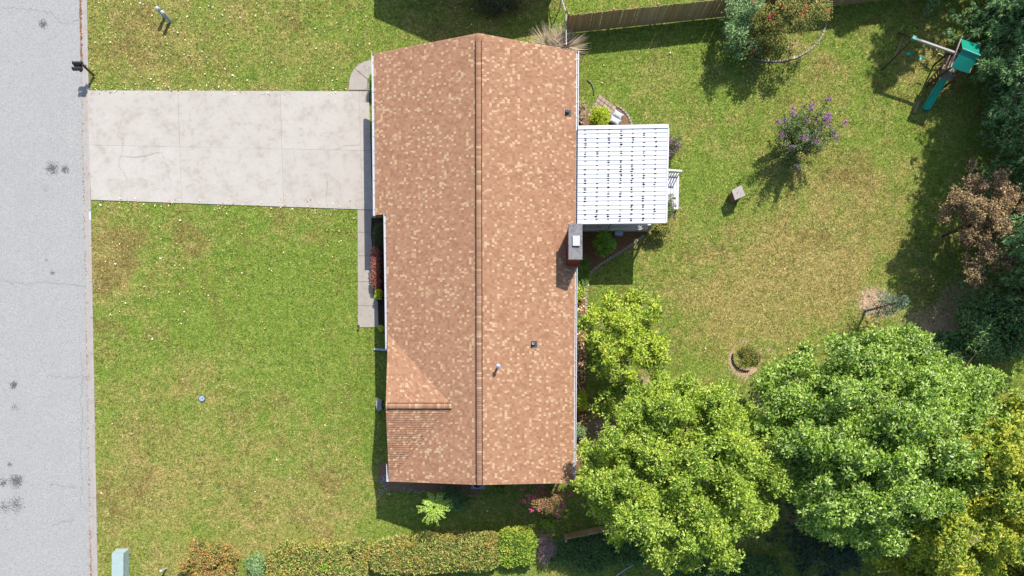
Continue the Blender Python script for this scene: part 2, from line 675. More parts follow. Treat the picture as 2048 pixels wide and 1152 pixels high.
def mat_asphalt():
    t = NT('asphalt')
    v = t.coord()
    f = t.noise(v, 13, 4, .85)
    f2 = t.noise(v, .6, 4, .6)
    f3 = t.noise(v, 15, 2, .7)
    c = t.ramp(f, [(.30, C(140, 139, 136)), (.44, C(190, 189, 184)), (.58, C(209, 208, 203)), (.74, C(240, 237, 230))])
    c = t.mix(t.math('MULTIPLY_ADD', f2, .9, -.2, clamp=True), c, C(188, 188, 186), 'MIX')
    spk = t.math('GREATER_THAN', t.noise(v, 17, 2, .5), .705)
    c = t.mix(t.math('MULTIPLY', spk, .65), c, C(105, 108, 112))
    # oil drips
    tot = None
    for px, py, r, wgt in STAINS:
        p = G(px, py)
        d = t.n('ShaderNodeVectorMath', operation='DISTANCE')
        t.l(v, d.inputs[0])
        d.inputs[1].default_value = (p.x, p.y, -.1)
        k = t.math('MULTIPLY', t.math('SUBTRACT', 1.0, t.math('DIVIDE', d.outputs['Value'], r * 1.75 / PXM), clamp=True), wgt)
        tot = k if tot is None else t.math('MAXIMUM', tot, k)
    spots = t.math('MULTIPLY_ADD', t.math('ADD', t.math('MULTIPLY', tot, .5), t.math('MULTIPLY_ADD', f3, 1.0, -.26)), 7, -3.3, clamp=True)
    spots = t.math('MULTIPLY', spots, t.math('MULTIPLY', tot, 3.0, clamp=True))
    c = t.mix(t.math('MULTIPLY', spots, .8), c, C(78, 78, 80))
    # alligator cracking beside the gutter
    vo = t.n('ShaderNodeTexVoronoi', feature='DISTANCE_TO_EDGE')
    vo.inputs['Scale'].default_value = 3.4
    t.l(v, vo.inputs['Vector'])
    line = t.math('LESS_THAN', vo.outputs['Distance'], .02)
    sx = t.n('ShaderNodeSeparateXYZ')
    t.l(v, sx.inputs[0])
    edge = t.math('MULTIPLY_ADD', t.math('ADD', sx.outputs['X'], t.math('MULTIPLY', t.noise(v, .5, 2), 1.6)), 1.2, 29.6, clamp=True)
    c = t.mix(t.math('MULTIPLY', t.math('MULTIPLY', line, edge), .45), c, C(110, 112, 118))
    nb = t.bump(f, .5, .01)
    return t.done(t.principled(c, .9, .2, nb))


def mat_concrete(name, a, b, stain, amount=.8, scale=.8):
    t = NT(name)
    v = t.coord()
    f = t.noise(v, scale, 6, .75, .2)
    f2 = t.noise(v, scale * 4.0, 6, .85, .15)
    f3 = t.noise(v, 30, 3, .7)
    c = t.ramp(f2, [(.25, a), (.7, b)])
    k = t.math('MULTIPLY_ADD', t.math('MULTIPLY', f, f2), 9.0, -2.1, clamp=True)
    c = t.mix(t.math('MULTIPLY', k, amount), c, stain)
    c = t.mix(t.math('MULTIPLY_ADD', f3, .6, -.2, clamp=True), c, a)
    ob = t.n('ShaderNodeObjectInfo')
    c = t.mix(t.math('MULTIPLY', ob.outputs['Random'], .16), c, stain)
    return t.done(t.principled(c, .85, .2, t.bump(f3, .3, .008)))


M_ASPH = mat_asphalt()
M_CONC = mat_concrete('driveway_concrete', C(214, 205, 193), C(244, 237, 227), C(186, 172, 154), .58, .9)
M_WALK = mat_concrete('walkway_concrete', C(196, 186, 172), C(224, 214, 202), C(176, 164, 148), .6, 1.3)
M_KERB = mat_concrete('kerb_concrete', C(196, 191, 186), C(222, 217, 211), C(190, 170, 148), .7, 1.5)
M_JOINT = mat_plain('joint_dirt', C(172, 160, 146), .95, .05, .3, 12)
M_CRACK = mat_plain('crack_dirt', C(138, 132, 126), .95, .05, .3, 12)


def strip_poly(offs0, offs1, y0=-900, y1=2200):
    """polygon between two offsets (photo px) from the kerb line"""
    return GP([(kx(y0) + offs0, y0), (kx(y0) + offs1, y0), (kx(y1) + offs1, y1), (kx(y1) + offs0, y1)])


rb = B()
rp = strip_poly(-380, -15.5)
rb.add([(p.x, p.y, -.10) for p in reversed(rp)], [(0, 1, 2, 3)])
road = tag(obj('road', rb, M_ASPH), kind='structure')
gt = B()
gt.prism(strip_poly(-15.5, -4.2), -.16, -.085)
gutter = tag(obj('street_gutter', gt, M_KERB), kind='structure')
kb = B()
for i in range(26):                                   # kerb cast in lengths
    ya = -300 + i * 72
    q = GP([(kx(ya) - 4.2, ya), (kx(ya) + .6, ya), (kx(ya + 71.3) + .6, ya + 71.3), (kx(ya + 71.3) - 4.2, ya + 71.3)])
    if i == 0:
        kroot = tag(obj('kerb', B().prism(strip_poly(-4.1, .5, -900, -300), -.16, .012), M_KERB), kind='structure')
        ktail = None
    obj('kerb_stone', B().prism(q, -.16, .018), M_KERB, kroot)
obj('kerb_stone', B().prism(strip_poly(-4.1, .5, 1572, 2200), -.16, .012), M_KERB, kroot)
mk = GP([(178.3, 424), (182.3, 424), (182.6, 440), (178.6, 440)])
obj('painted_mark', B().prism(mk, .0185, .022), M_WHITE, kroot)
fb = B()
for s in (-395,):
    fb.prism(strip_poly(s, s + 14), -.16, .02)
tag(obj('far_kerb', fb, M_KERB), kind='structure')


def ribbon(pts, w, z, rng, jit=.05):
    b = B()
    P = smooth_curve(pts, max(8, int(len(pts) * 7)))
    P = [p + Vector((rng.normal(0, jit), rng.normal(0, jit), 0)) for p in P]
    vs, fs = [], []
    for i, p in enumerate(P):
        d = P[min(i + 1, len(P) - 1)] - P[max(i - 1, 0)]
        s = Vector((-d.y, d.x, 0)).normalized() * w * rng.uniform(.3, 1)
        vs += [(p.x - s.x, p.y - s.y, z), (p.x + s.x, p.y + s.y, z)]
    for i in range(len(P) - 1):
        fs.append((2 * i, 2 * i + 2, 2 * i + 3, 2 * i + 1))
    b.add(vs, fs)
    return b


for pts in ([(0, 560), (40, 566), (90, 564), (130, 568), (172, 572)], [(92, 751), (120, 754), (150, 755), (175, 753)],
            [(160, 790), (162, 850), (159, 905), (161, 960), (160, 1008), (172, 1020)], [(95, 970), (125, 973), (150, 978)], [(0, 12), (60, 18), (95, 22), (128, 45), (155, 38)],
            [(146, 1040), (120, 1046), (100, 1052)], [(160, 700), (162, 740), (160, 790)]):
    obj('crack', ribbon(GP(pts), .011, -.096, RNG), M_CRACK, road)

# ------------------------------------------------------------------ driveway slabs and walkway slabs
ZD = .03


def quad_grid(c00, c10, c11, c01, us_, vs_, gap):
    """cells of a bilinear quad (photo px); us_, vs_ the joints"""
    out = []
    L = lambda u, v: (c00[0] * (1 - u) * (1 - v) + c10[0] * u * (1 - v) + c11[0] * u * v + c01[0] * (1 - u) * v,
                      c00[1] * (1 - u) * (1 - v) + c10[1] * u * (1 - v) + c11[1] * u * v + c01[1] * (1 - u) * v)
    for a, b in zip(us_, us_[1:]):
        for c, d in zip(vs_, vs_[1:]):
            p = GP([L(a, c), L(b, c), L(b, d), L(a, d)])
            cen = sum(p, Vector()) / 4
            out.append([cen + (q - cen) * (1 - gap / max(.1, (q - cen).length)) for q in p])
    return out


drv = B().prism(DRIVE, -.1, .012)
driveway = tag(obj('driveway', drv, M_JOINT), kind='structure')
for q in quad_grid((175, 181), (738, 183), (745, 420), (182.5, 400), [0, .322, .685, .965, 1.0], [0, .5, 1], .007):
    obj('slab', B().prism(q, -.05, ZD + RNG.uniform(-.003, .003)), M_CONC, driveway)
for pts in ([(246, 270), (246, 300), (240, 318), (240, 336), (252, 352), (256, 364)], [(246, 312), (262, 314), (290, 312), (320, 306), (330, 318)],
            [(652, 345), (655, 370), (653, 395), (656, 412)], [(668, 300), (690, 292), (720, 290)]):
    obj('crack', ribbon(GP(pts), .008, ZD + .007, RNG, .03), M_CRACK, driveway)

wkb = B().prism(WALK, -.1, .012)
walkway = tag(obj('walkway', wkb, M_JOINT), kind='structure')
for q in quad_grid((715, 420), (752, 421), (757, 655), (716, 655), [0, 1], [0, .19, .39, .61, .815, 1.0], .012):
    obj('slab', B().prism(q, -.05, ZD + RNG.uniform(-.003, .003)), M_WALK, walkway)
cv = tag(obj('curved_walkway', B().prism(CURVE, -.1, .012), M_JOINT), kind='structure')
obj('slab', B().prism(GP([(698, 180), (699, 165), (702, 151), (709, 138), (735, 160), (733, 180)]), -.05, ZD), M_WALK, cv)
obj('slab', B().prism(GP([(710, 137), (719, 129), (731, 123), (749, 120), (770, 120), (770, 180), (738, 180), (736, 159)]), -.05, ZD + .002), M_WALK, cv)

# ------------------------------------------------------------------ planting beds


def mat_bed(name, a, b, c):
    t = NT(name)
    v = t.coord()
    f = t.noise(v, 9, 5, .8)
    f2 = t.noise(v, 1.6, 3, .6)
    col = t.ramp(f, [(.3, a), (.5, b), (.72, c)])
    col = t.mix(t.math('MULTIPLY_ADD', f2, 1.6, -.5, clamp=True), col, b)
    return t.done(t.principled(col, .95, .08, t.bump(t.noise(v, 26, 4, .8), .9, .05)))


M_MULCH = mat_bed('dark_mulch', C(48, 40, 38), C(74, 62, 56), C(118, 100, 88))
M_STRAW = mat_bed('pine_straw', C(112, 82, 58), C(168, 128, 88), C(206, 168, 124))
M_SOIL = mat_bed('bed_soil', C(120, 92, 72), C(172, 138, 108), C(210, 180, 146))


def sheet(name, poly, z, mat):
    n = len(poly)
    area = sum(poly[i].x * poly[(i + 1) % n].y - poly[(i + 1) % n].x * poly[i].y for i in range(n))
    p = poly if area > 0 else list(reversed(poly))
    return tag(obj(name, B().add([(q.x, q.y, z) for q in p], [tuple(range(n))]), mat), kind='structure')


sheet('front_bed', BED_FRONT, .036, M_MULCH)
sheet('back_bed', BED_BACK, .014, M_STRAW)
sheet('north_bed', BED_NORTH, .014, M_SOIL)
sheet('south_bed', BED_SOUTH, .014, M_SOIL)

# ================================================================== THE HOUSE
HE, HR = 3.3, 5.2


def mat_shingle(name, src):
    t = NT(name)
    if src == 'island':
        r = t.n('ShaderNodeNewGeometry').outputs['Random Per Island']
    else:
        r = t.n('ShaderNodeObjectInfo').outputs['Random']
    c = t.ramp(r, [(0.0, C(184, 134, 105)), (.22, C(202, 152, 118)), (.45, C(210, 160, 126)), (.66, C(200, 153, 123)), (.80, C(220, 173, 136)),
                   (.86, C(236, 193, 151)), (.91, C(250, 216, 170)), (1.0, C(252, 227, 185))], 'CONSTANT')
    v = t.coord()
    f = t.noise(v, 40, 3, .8)
    c = t.mix(t.math('MULTIPLY_ADD', f, .9, -.25, clamp=True), c, C(199, 147, 114))
    f2 = t.noise(v, .35, 3, .6)
    c = t.mix(t.math('MULTIPLY_ADD', f2, .5, -.1, clamp=True), c, C(214, 166, 129))
    return t.done(t.principled(c, .92, .12, t.bump(f, .5, .006)))


M_SHING = mat_shingle('shingle_blend', 'island')
M_CAP = mat_shingle('ridge_cap_blend', 'object')
M_UNDER = mat_plain('roof_underlay', C(86, 62, 52), .95, .05, .2, 8)
M_FASCIA = mat_plain('fascia_brown', C(150, 108, 88), .7, .2, .15, 5)
M_BRICK = mat_plain('brick_wall', C(160, 92, 72), .9, .1, .25, 14)
M_MORT = mat_plain('chimney_mortar', C(178, 158, 144), .95, .05, .2, 20)
M_CBRICK = mat_plain('chimney_brick', C(176, 88, 66), .9, .1, .3, 9)

R0, R1 = G(957, 66, HR), G(959, 970, HR)
E0, E1 = G(1153, 103, HE), G(1147, 966, HE)
M1 = G(778, 963, HE)
Mj = G(772, 428, HE)
M0 = M1 + (Mj - M1) * ((E0.y - M1.y) / (Mj.y - M1.y))
slope = (HR - HE) / ((R0.x - M0.x))
GE0x, GE1x = G(748, 108, 3.07), G(751, 428, 3.07)
GE0 = Vector((GE0x.x, M0.y, HE - slope * (M0.x - GE0x.x)))
GE1 = Vector((GE1x.x, Mj.y, HE - slope * (Mj.x - GE1x.x)))

house = thing('house', 'long single storey house with brown shingle roof beside the driveway', 'house', (-1.9, 7.0, 0))


def tabs(rng, a0, a1, b0, b1, expo=.14, tw=.118, thick=.012, sidegap=.006):
    """shingle tabs on the slope between eave a0-a1 and ridge b0-b1"""
    a0, a1, b0, b1 = [np.array(x) for x in (a0, a1, b0, b1)]
    sl_ = np.linalg.norm((b0 + b1) / 2 - (a0 + a1) / 2)
    nr_ = max(1, int(round(sl_ / expo)))
    nrm = np.cross(a1 - a0 if np.linalg.norm(a1 - a0) > .01 else b1 - b0, (b0 + b1) / 2 - (a0 + a1) / 2)
    nrm = nrm / np.linalg.norm(nrm)
    if nrm[2] < 0:
        nrm = -nrm
        a0, a1, b0, b1 = a1, a0, b1, b0
    V, Q = [], []
    cnt = 0
    for i in range(nr_):
        t0, t1 = i / nr_, min(1, (i + 1.15) / nr_)
        l0, l1 = a0 + (b0 - a0) * t0, a1 + (b1 - a1) * t0
        u0, u1 = a0 + (b0 - a0) * t1, a1 + (b1 - a1) * t1
        ln = max(np.linalg.norm(l1 - l0), np.linalg.norm(u1 - u0))
        n = max(1, int(ln / tw))
        w = rng.uniform(.75, 1.25, n)
        cuts = np.concatenate([[0], np.cumsum(w) / w.sum()])
        for s, e in zip(cuts, cuts[1:]):
            s2, e2 = s + sidegap / max(ln, .2) * .5, e - sidegap / max(ln, .2) * .5
            th = thick * rng.uniform(.75, 1.25)
            p0, p1 = l0 + (l1 - l0) * s2, l0 + (l1 - l0) * e2
            q0, q1 = u0 + (u1 - u0) * s2, u0 + (u1 - u0) * e2
            V += [p0, p1, p0 + nrm * th, p1 + nrm * th, q0 + nrm * .001, q1 + nrm * .001]
            Q += [(cnt, cnt + 1, cnt + 3, cnt + 2), (cnt + 2, cnt + 3, cnt + 5, cnt + 4)]
            cnt += 6
    return np.array(V), np.array(Q)


def deck(b, q, drop=.0, th=.09):
    up = [Vector(p) - Vector((0, 0, drop)) for p in q]
    lo = [p - Vector((0, 0, th)) for p in up]
    b.hexa(lo, up)


roof_deck = B()
deck(roof_deck, [E1, E0, R0, R1], .045)
deck(roof_deck, [R1, R0, M0, M1], .045)
deck(roof_deck, [Mj, M0, GE0, GE1], .045)
roof = obj('roof', roof_deck, M_FASCIA, house)

XR = G(905, 812, 4.66)
XP = G(771.5, 812, 4.66)
XN = G(776, 668, 3.31)
XS = G(778, 956, 3.31)
cg = B()
cg.add([XN, XP, XR, XS] + [p - Vector((0, 0, .09)) for p in (XN, XP, XR, XS)], [(0, 1, 2), (1, 3, 2), (4, 6, 5), (5, 6, 7), (0, 4, 5, 1), (1, 5, 7, 3), (0, 2, 6, 4), (2, 3, 7, 6)])
obj('front_gable_deck', cg, M_UNDER, roof)

rs = np.random.default_rng(3)
allt = [tabs(rs, E0, E1, R0, R1), tabs(rs, M0, M1, R0, R1), tabs(rs, GE0, GE1, M0, Mj), ]
sh = obj('shingles', join(allt), M_SHING, roof)
tag(sh, kind='stuff')
up_ = Vector((0, 0, .012))
gt_ = [tabs(rs, XN + up_, XN + up_, XP + up_, XR + up_), tabs(rs, XS + up_, XS + up_, XP + up_, XR + up_, thick=.036)]
tag(obj('shingles', join(gt_), M_SHING, roof), kind='stuff')

# ridge vents and their cap shingles, one object each


def cap_mesh(w, l, drop):
    b = B()
    h = .018
    prof = [(-w / 2, -drop), (-w / 4, -drop * .35), (0, 0), (w / 4, -drop * .35), (w / 2, -drop)]
    vs = []
    for y, lift in ((-l / 2, h), (l / 2, .004)):
        vs += [(x, y, z + lift) for x, z in prof]
        vs += [(x, y, z - .012) for x, z in prof]
    fs = []
    for i in range(4):
        fs += [(i, i + 1, 11 + i, 10 + i)]
    fs += [(5, 6, 7, 8, 9, 4, 3, 2, 1, 0), (10, 11, 12, 13, 14, 19, 18, 17, 16, 15), (0, 10, 15, 5), (4, 9, 19, 14)]
    b.add(vs, fs)
    return b


def ridge_run(a, z, w, n, base_w, base_h, skip=0):
    a, z = Vector(a), Vector(z)
    d = (z - a)
    l = d.length / n
    rz = math.atan2(d.y, d.x) - math.pi / 2
    bb = B()
    s = Vector((-d.y, d.x, 0)).normalized()
    c0, c1 = a.lerp(z, skip / n), z
    for sgn in (1,):
        lo = [c1 - s * base_w / 2, c1 + s * base_w / 2, c0 + s * base_w / 2, c0 - s * base_w / 2]
        if (lo[1] - lo[0]).cross(lo[2] - lo[1]).z < 0:
            lo.reverse()
        bb.hexa([p - Vector((0, 0, .12)) for p in lo], [p + Vector((0, 0, base_h)) for p in lo])
    obj('ridge_vent', bb, M_DARK, roof)
    me = mesh_of('ridge_cap', cap_mesh(w, l * .91, .045), M_CAP)
    for i in range(n):
        p = a.lerp(z, (i + .5) / n)
        lift = base_h + .03 if i >= skip else .04
        o = piece('ridge_cap', me, (p.x + RNG.normal(0, .002), p.y, p.z + lift), (0, 0, rz), roof, (1.0 if i >= skip else 1.15, 1, 1))


ridge_run(R0 + Vector((0, -.03, 0)), R1, .275, 184, .335, .05, 3)
ridge_run(XP + Vector((.07, 0, .0)), XR + Vector((-.05, 0, 0)), .27, 32, .335, .045)

# walls under the roof
wb = B()
inn = .38
wp = [Vector((M1.x + inn, M1.y + inn, 0)), Vector((E1.x - inn, E1.y + inn, 0)), Vector((E0.x - inn, E0.y - inn, 0)), Vector((GE0.x + inn, GE0.y - inn, 0)),
      Vector((GE1.x + inn, GE1.y + .15, 0)), Vector((Mj.x + inn, Mj.y + .15, 0))]
wb.prism(wp, -.1, 3.05)
for yy, sg in ((E0.y - inn, 1), (E1.y + inn, -1)):           # gable triangles
    xa, xb = M1.x + inn, E1.x - inn
    for t_ in (0,):
        vs = [(xa, yy, 3.05), (xb, yy, 3.05), (R1.x, yy, HR - .14), (xa, yy - sg * .15, 3.05), (xb, yy - sg * .15, 3.05), (R1.x, yy - sg * .15, HR - .14)]
        wb.add(vs, [(0, 1, 2), (5, 4, 3), (0, 2, 5, 3), (2, 1, 4, 5)])
gx = XP.x + .35
wb.add([(gx, XN.y - .4, 3.05), (gx, XS.y + .4, 3.05), (gx, XP.y, 4.5), (gx + .15, XN.y - .4, 3.05), (gx + .15, XS.y + .4, 3.05), (gx + .15, XP.y, 4.5)],
       [(0, 2, 1), (3, 4, 5), (0, 3, 5, 2), (2, 5, 4, 1)])
obj('wall', wb, M_BRICK, house)

# gutters with their brackets


def gutter_run(a, z, out, n):
    a, z = Vector(a), Vector(z)
    d = (z - a).normalized()
    o = Vector((out, 0, 0))
    b = B()
    W = .13
    for w0, w1, z0, z1 in ((0.0, W, -.115, -.10), (W - .038, W, -.10, .005), (0.0, .012, -.10, -.01)):
        p = [a + o * w0, a + o * w1, z + o * w1, z + o * w0]
        if (p[1] - p[0]).cross(p[2] - p[1]).z < 0:
            p.reverse()
        b.hexa([q + Vector((0, 0, z0)) for q in p], [q + Vector((0, 0, z1)) for q in p])
    gobj = obj('gutter', b, M_GUTTER, house)
    for i in range(n):
        p = a.lerp(z, (i + .5) / n)
        obj('bracket', B().box((p.x + out * (W - .05) / 2, p.y, p.z - .012), (W - .05, .03, .012)), M_GUTTER, gobj)
    for e in (a, z):
        obj('end_cap', B().box((e.x + out * W / 2, e.y, e.z - .055), (W + .004, .012, .125)), M_GUTTER, gobj)
    return gobj


gutter_run(GE0 + Vector((-.004, .02, 0)), GE1 + Vector((-.004, -.02, 0)), -1, 11)
gutter_run(Mj + Vector((-.004, 0, 0)), G(775.5, 698, HE), -1, 9)
gutter_run(E0 + Vector((.004, .02, 0)), E1 + Vector((.004, -.02, 0)), 1, 30)
gutter_run(G(777.5, 928, HE) + Vector((-.004, 0, 0)), M1 + Vector((-.004, 0, 0)), -1, 2)
dsp = B()
e_ = G(775, 694, HE)
dsp.beam(e_ + Vector((-.06, 0, -.1)), e_ + Vector((.32, 0, -.45)), .07, .09)
dsp.beam(e_ + Vector((.32, 0, -.42)), (e_.x + .32, e_.y, .25), .07, .09)
dsp.beam((e_.x + .34, e_.y, .27), G(748, 698, .08), .11, .09)
obj('downspout', dsp, mat_plain('downspout_metal', C(214, 226, 238), .4, .5, .05, 4), house)
ds2 = B()
e_ = G(1147, 960, HE)
ds2.beam(e_ + Vector((.06, 0, -.1)), e_ + Vector((-.3, 0, -.45)), .07, .09)
ds2.beam(e_ + Vector((-.3, 0, -.42)), (e_.x - .3, e_.y, .1), .07, .09)
obj('downspout', ds2, M_GUTTER, house)

# chimney
HC = 5.2
cz = [G(1138, 518, HC), G(1164, 518, HC), G(1164, 448, HC), G(1138, 448, HC)]
cx0, cx1, cy0, cy1 = cz[0].x + .03, cz[1].x - .03, cz[0].y + .03, cz[2].y - .03
chim = obj('chimney', B().prism([(cx0 + .01, cy0 + .01), (cx1 - .01, cy0 + .01), (cx1 - .01, cy1 - .01), (cx0 + .01, cy1 - .01)], 0, HC - .1), M_MORT, house)
brk = B()
for course in range(33):
    z0 = 2.7 + course * .075
    if z0 + .065 > HC - .1:
        break
    off = .1 * (course % 2)
    for ax, (s, e, fixed) in (('x', (cx0, cx1, cy0)), ('x', (cx0, cx1, cy1)), ('y', (cy0, cy1, cx0)), ('y', (cy0, cy1, cx1))):
        p = s - off
        while p < e - .03:
            a, b_ = max(p, s), min(p + .19, e)
            if b_ - a > .04:
                cen, siz = (((a + b_) / 2, fixed), (b_ - a, .05)) if ax == 'x' else ((fixed, (a + b_) / 2), (.05, b_ - a))
                brk.box((cen[0], cen[1], z0 + .0325), (siz[0], siz[1], .065))
            p += .2
tag(obj('bricks', brk, M_CBRICK, chim), kind='stuff')
M_CCAP = mat_concrete('chimney_cap_concrete', C(150, 148, 150), C(186, 183, 184), C(120, 112, 110), .9, 2.5)
capb = B()
lo = [Vector((p.x + sx * .03, p.y + sy * .03, HC - .1)) for p, (sx, sy) in zip(cz, ((-1, -1), (1, -1), (1, 1), (-1, 1)))]
up = [Vector((p.x + sx * .02, p.y + sy * .02, HC)) for p, (sx, sy) in zip(cz, ((-1, -1), (1, -1), (1, 1), (-1, 1)))]
capb.hexa(lo, up)
obj('chimney_cap', capb, M_CCAP, chim)
fl = GP([(1146, 491), (1159, 491), (1159, 472), (1146, 472)], HC + .08)
fc = B().prism(fl, HC - .01, HC + .075)
flue = obj('flue', fc, M_DARK, chim)
obj('flue_lid', B().prism([(p.x + sx * .015, p.y + sy * .015) for p, (sx, sy) in zip(fl, ((-1, -1), (1, -1), (1, 1), (-1, 1)))], HC + .077, HC + .10),
    mat_plain('flue_lid_metal', C(226, 230, 232), .4, .5, .06, 4), chim)


def roof_z(x):
    return HR - slope * abs(x - R0.x)


def vent(px, py, hh, r, matp, boot=True, cap=False):
    p = G(px, py, 4.2)
    p = G(px, py, roof_z(p.x))
    z = roof_z(p.x)
    o = obj('vent_pipe', B().lathe((p.x, p.y, z - .1), [(r, 0), (r, hh + .1), (r * .6, hh + .1), (r * .6, hh - .05)], 14), matp, house)
    if boot:
        b = B().lathe((p.x, p.y, z - .02), [(.13, .0), (.13, .05), (.075, .12), (r + .01, .16)], 14)
        obj('pipe_boot', b, M_BLACK, o)
        fl_ = B()
        x0, x1, y0, y1 = p.x - .09, p.x + .22, p.y - .16, p.y + .16
        fl_.add([(x0, y0, roof_z(x0) + .03), (x1, y0, roof_z(x1) + .03), (x1, y1, roof_z(x1) + .03), (x0, y1, roof_z(x0) + .03)], [(0, 1, 2, 3)])
        obj('flashing', fl_, mat_plain('flashing_dark', C(70, 84, 88), .6, .4, .1, 6), o)
    if cap:
        obj('pipe_cap', B().lathe((p.x, p.y, z + hh - .02), [(.05, 0), (.10, .03), (.10, .12), (.085, .17), (.02, .2)], 14), matp, o)
        fl_ = B().lathe((p.x, p.y, z - .02), [(.15, .0), (.15, .03), (r + .01, .10)], 14)
        obj('flashing', fl_, matp, o)
    return o


M_STEEL = mat_plain('galvanised_steel', C(222, 228, 232), .35, .5, .08, 6, .2)
vent(1134, 225, .25, .062, mat_plain('vent_grey', C(140, 144, 146), .6, .3, .1, 6))
vent(1066, 688, .25, .062, mat_plain('vent_white', C(230, 230, 230), .6, .3, .1, 6))
vent(996, 733, .55, .06, M_STEEL, False, True)

# ------------------------------------------------------------------ neighbour's house (north of the frame)
nb_ = thing('neighbour_house', 'single storey gabled house north of the fence, beyond the shaded grass', 'house', (-1.8, 30, 0))
na, nb2 = G(789, -52), G(1137, -22)
nb_y1 = na.y + 14
NP = [Vector((na.x, na.y, HE)), Vector((nb2.x, nb2.y, HE)), Vector((nb2.x, nb_y1, HE)), Vector((na.x, nb_y1, HE))]
nr0 = Vector(((na.x + nb2.x) / 2, (na.y + nb2.y) / 2, HR))
nr1 = Vector((nr0.x, nb_y1, HR))
b = B()
deck(b, [NP[1], NP[2], nr1, nr0])
deck(b, [nr0, nr1, NP[3], NP[0]])
obj('roof', b, M_FASCIA, nb_)
b = B().prism([(na.x + .4, na.y + .6), (nb2.x - .4, nb2.y + .6), (nb2.x - .4, nb_y1 - .4), (na.x + .4, nb_y1 - .4)], -.1, 3.05)
ym = (na.y + nb2.y) / 2 + .6
b.add([(na.x + .4, ym, 3.05), (nb2.x - .4, ym, 3.05), (nr0.x, ym, HR - .15)], [(0, 1, 2)])
obj('wall', b, M_BRICK, nb_)

# ================================================================== THE PORCH
HP = 3.45
PA, PB, PC, PD = G(1156, 258, HP), G(1335, 255, HP), G(1331, 444, HP), G(1154.5, 446, HP)
porch = thing('patio_porch', 'white metal roofed patio porch with railing on the garden side of the house', 'porch', ((PA.x + PC.x) / 2, (PA.y + PC.y) / 2, 0))
M_PAN = NT('white_panel')
v_ = M_PAN.coord()
f_ = M_PAN.noise(v_, 1.2, 5, .75, .5)
mpn = M_PAN.n('ShaderNodeMapping')
mpn.inputs['Scale'].default_value = (.7, 16, 1)
M_PAN.l(v_, mpn.inputs[0])
f2_ = M_PAN.noise(mpn.outputs[0], 1.0, 4, .7)
kk = M_PAN.math('MULTIPLY_ADD', M_PAN.math('MULTIPLY', f_, f2_), 7.0, -2.3, clamp=True)
c_ = M_PAN.mix(M_PAN.math('MULTIPLY', kk, .75), C(250, 250, 252), C(196, 200, 208))
M_PAN = M_PAN.done(M_PAN.principled(c_, .55, .35))
NPAN = 21
for i in range(NPAN):
    t0, t1 = i / NPAN, (i + 1) / NPAN
    a, b2 = PA.lerp(PD, t0), PA.lerp(PD, t1)
    c, d = PB.lerp(PC, t1), PB.lerp(PC, t0)
    w = (b2 - a).length
    bb = B()
    q = [b2, c, d, a]
    bb.hexa([p - Vector((0, 0, .03)) for p in q], q)
    # standing seam on the northern edge and a shallow rib in the middle
    for f0, f1, hgt in ((.02, .10, .026), (.48, .58, .010)):
        e = [a.lerp(b2, f1), d.lerp(c, f1), d.lerp(c, f0), a.lerp(b2, f0)]
        bb.hexa([p + Vector((0, 0, -.002)) for p in e], [p + Vector((0, 0, hgt)) for p in e])
    obj('roof_panel', bb, M_PAN, porch)
fz = B()
fz.beam(PA + Vector((0, .06, -.03)), PB + Vector((.05, .06, -.03)), .20, .16)
obj('fascia', fz, M_WHITE, porch)
obj('fascia', B().beam(PB + Vector((.05, -.04, -.05)), PC + Vector((.05, -.05, -.05)), .08, .14), M_WHITE, porch)
obj('fascia', B().beam(PD + Vector((0, -.03, -.05)), PC + Vector((.05, -.03, -.05)), .06, .14), M_WHITE, porch)
deb = B()
rd = np.random.default_rng(21)
for px in (1171, 1195, 1218, 1242, 1265, 1288, 1311):
    for i in range(NPAN):
        for f0, pr in ((.15, .93), (.60, .22)):
            if rd.random() > (pr + .05):
                continue
            t0 = (i + f0 + rd.normal(0, .03)) / NPAN
            p = PA.lerp(PD, t0).lerp(PB.lerp(PC, t0), (px - 1156) / 178.0 + rd.normal(0, .003))
            n = 6
            ra, rb_ = rd.uniform(.05, .085), rd.uniform(.03, .045)
            ph = rd.uniform(0, .5)
            ring = [(p.x + ra * rd.uniform(.7, 1.2) * math.cos(k * 1.047 + ph), p.y + rb_ * rd.uniform(.7, 1.2) * math.sin(k * 1.047 + ph)) for k in range(n)]
            deb.prism(ring, HP - .001, HP + rd.uniform(.012, .03))
tag(obj('leaf_debris', deb, mat_plain('wet_leaf_litter', C(36, 34, 38), .8, .2, .3, 20), porch), kind='stuff')

# deck, posts, rails
dx0, dx1 = G(1158, 0, .3).x, G(1300, 0, .3).x
dy0, dy1 = G(0, 462, .3).y, PA.y - .3
M_DECK = mat_plain('deck_boards', C(240, 232, 204), .7, .2, .12, 5)
nd = 34
for i in range(nd):
    y0 = dy0 + (dy1 - dy0) * i / nd
    y1 = dy0 + (dy1 - dy0) * (i + 1) / nd - .012
    obj('deck_board', B().prism([(dx0, y0), (dx1, y0), (dx1, y1), (dx0, y1)], .40, .44 + rd.uniform(-.002, .002)), M_DECK, porch)
obj('deck_skirt', B().box(((dx0 + dx1) / 2, dy0 + .06, .21), (dx1 - dx0 - .04, .04, .36)), M_WHITE, porch)
obj('deck_skirt', B().box((dx1 - .04, (dy0 + dy1) / 2, .21), (.04, dy1 - dy0 - .1, .36)), M_WHITE, porch)
for x, y in ((dx0 + .1, dy0 + .08), ((dx0 + dx1) / 2 - .35, dy0 + .08), (dx1 - .1, dy0 + .08), (dx1 - .1, (dy0 + dy1) / 2), (dx1 - .1, dy1 - .1)):
    obj('post', B().box((x, y, (HP - .1) / 2 + .2), (.1, .1, HP - .5)), M_WHITE, porch)


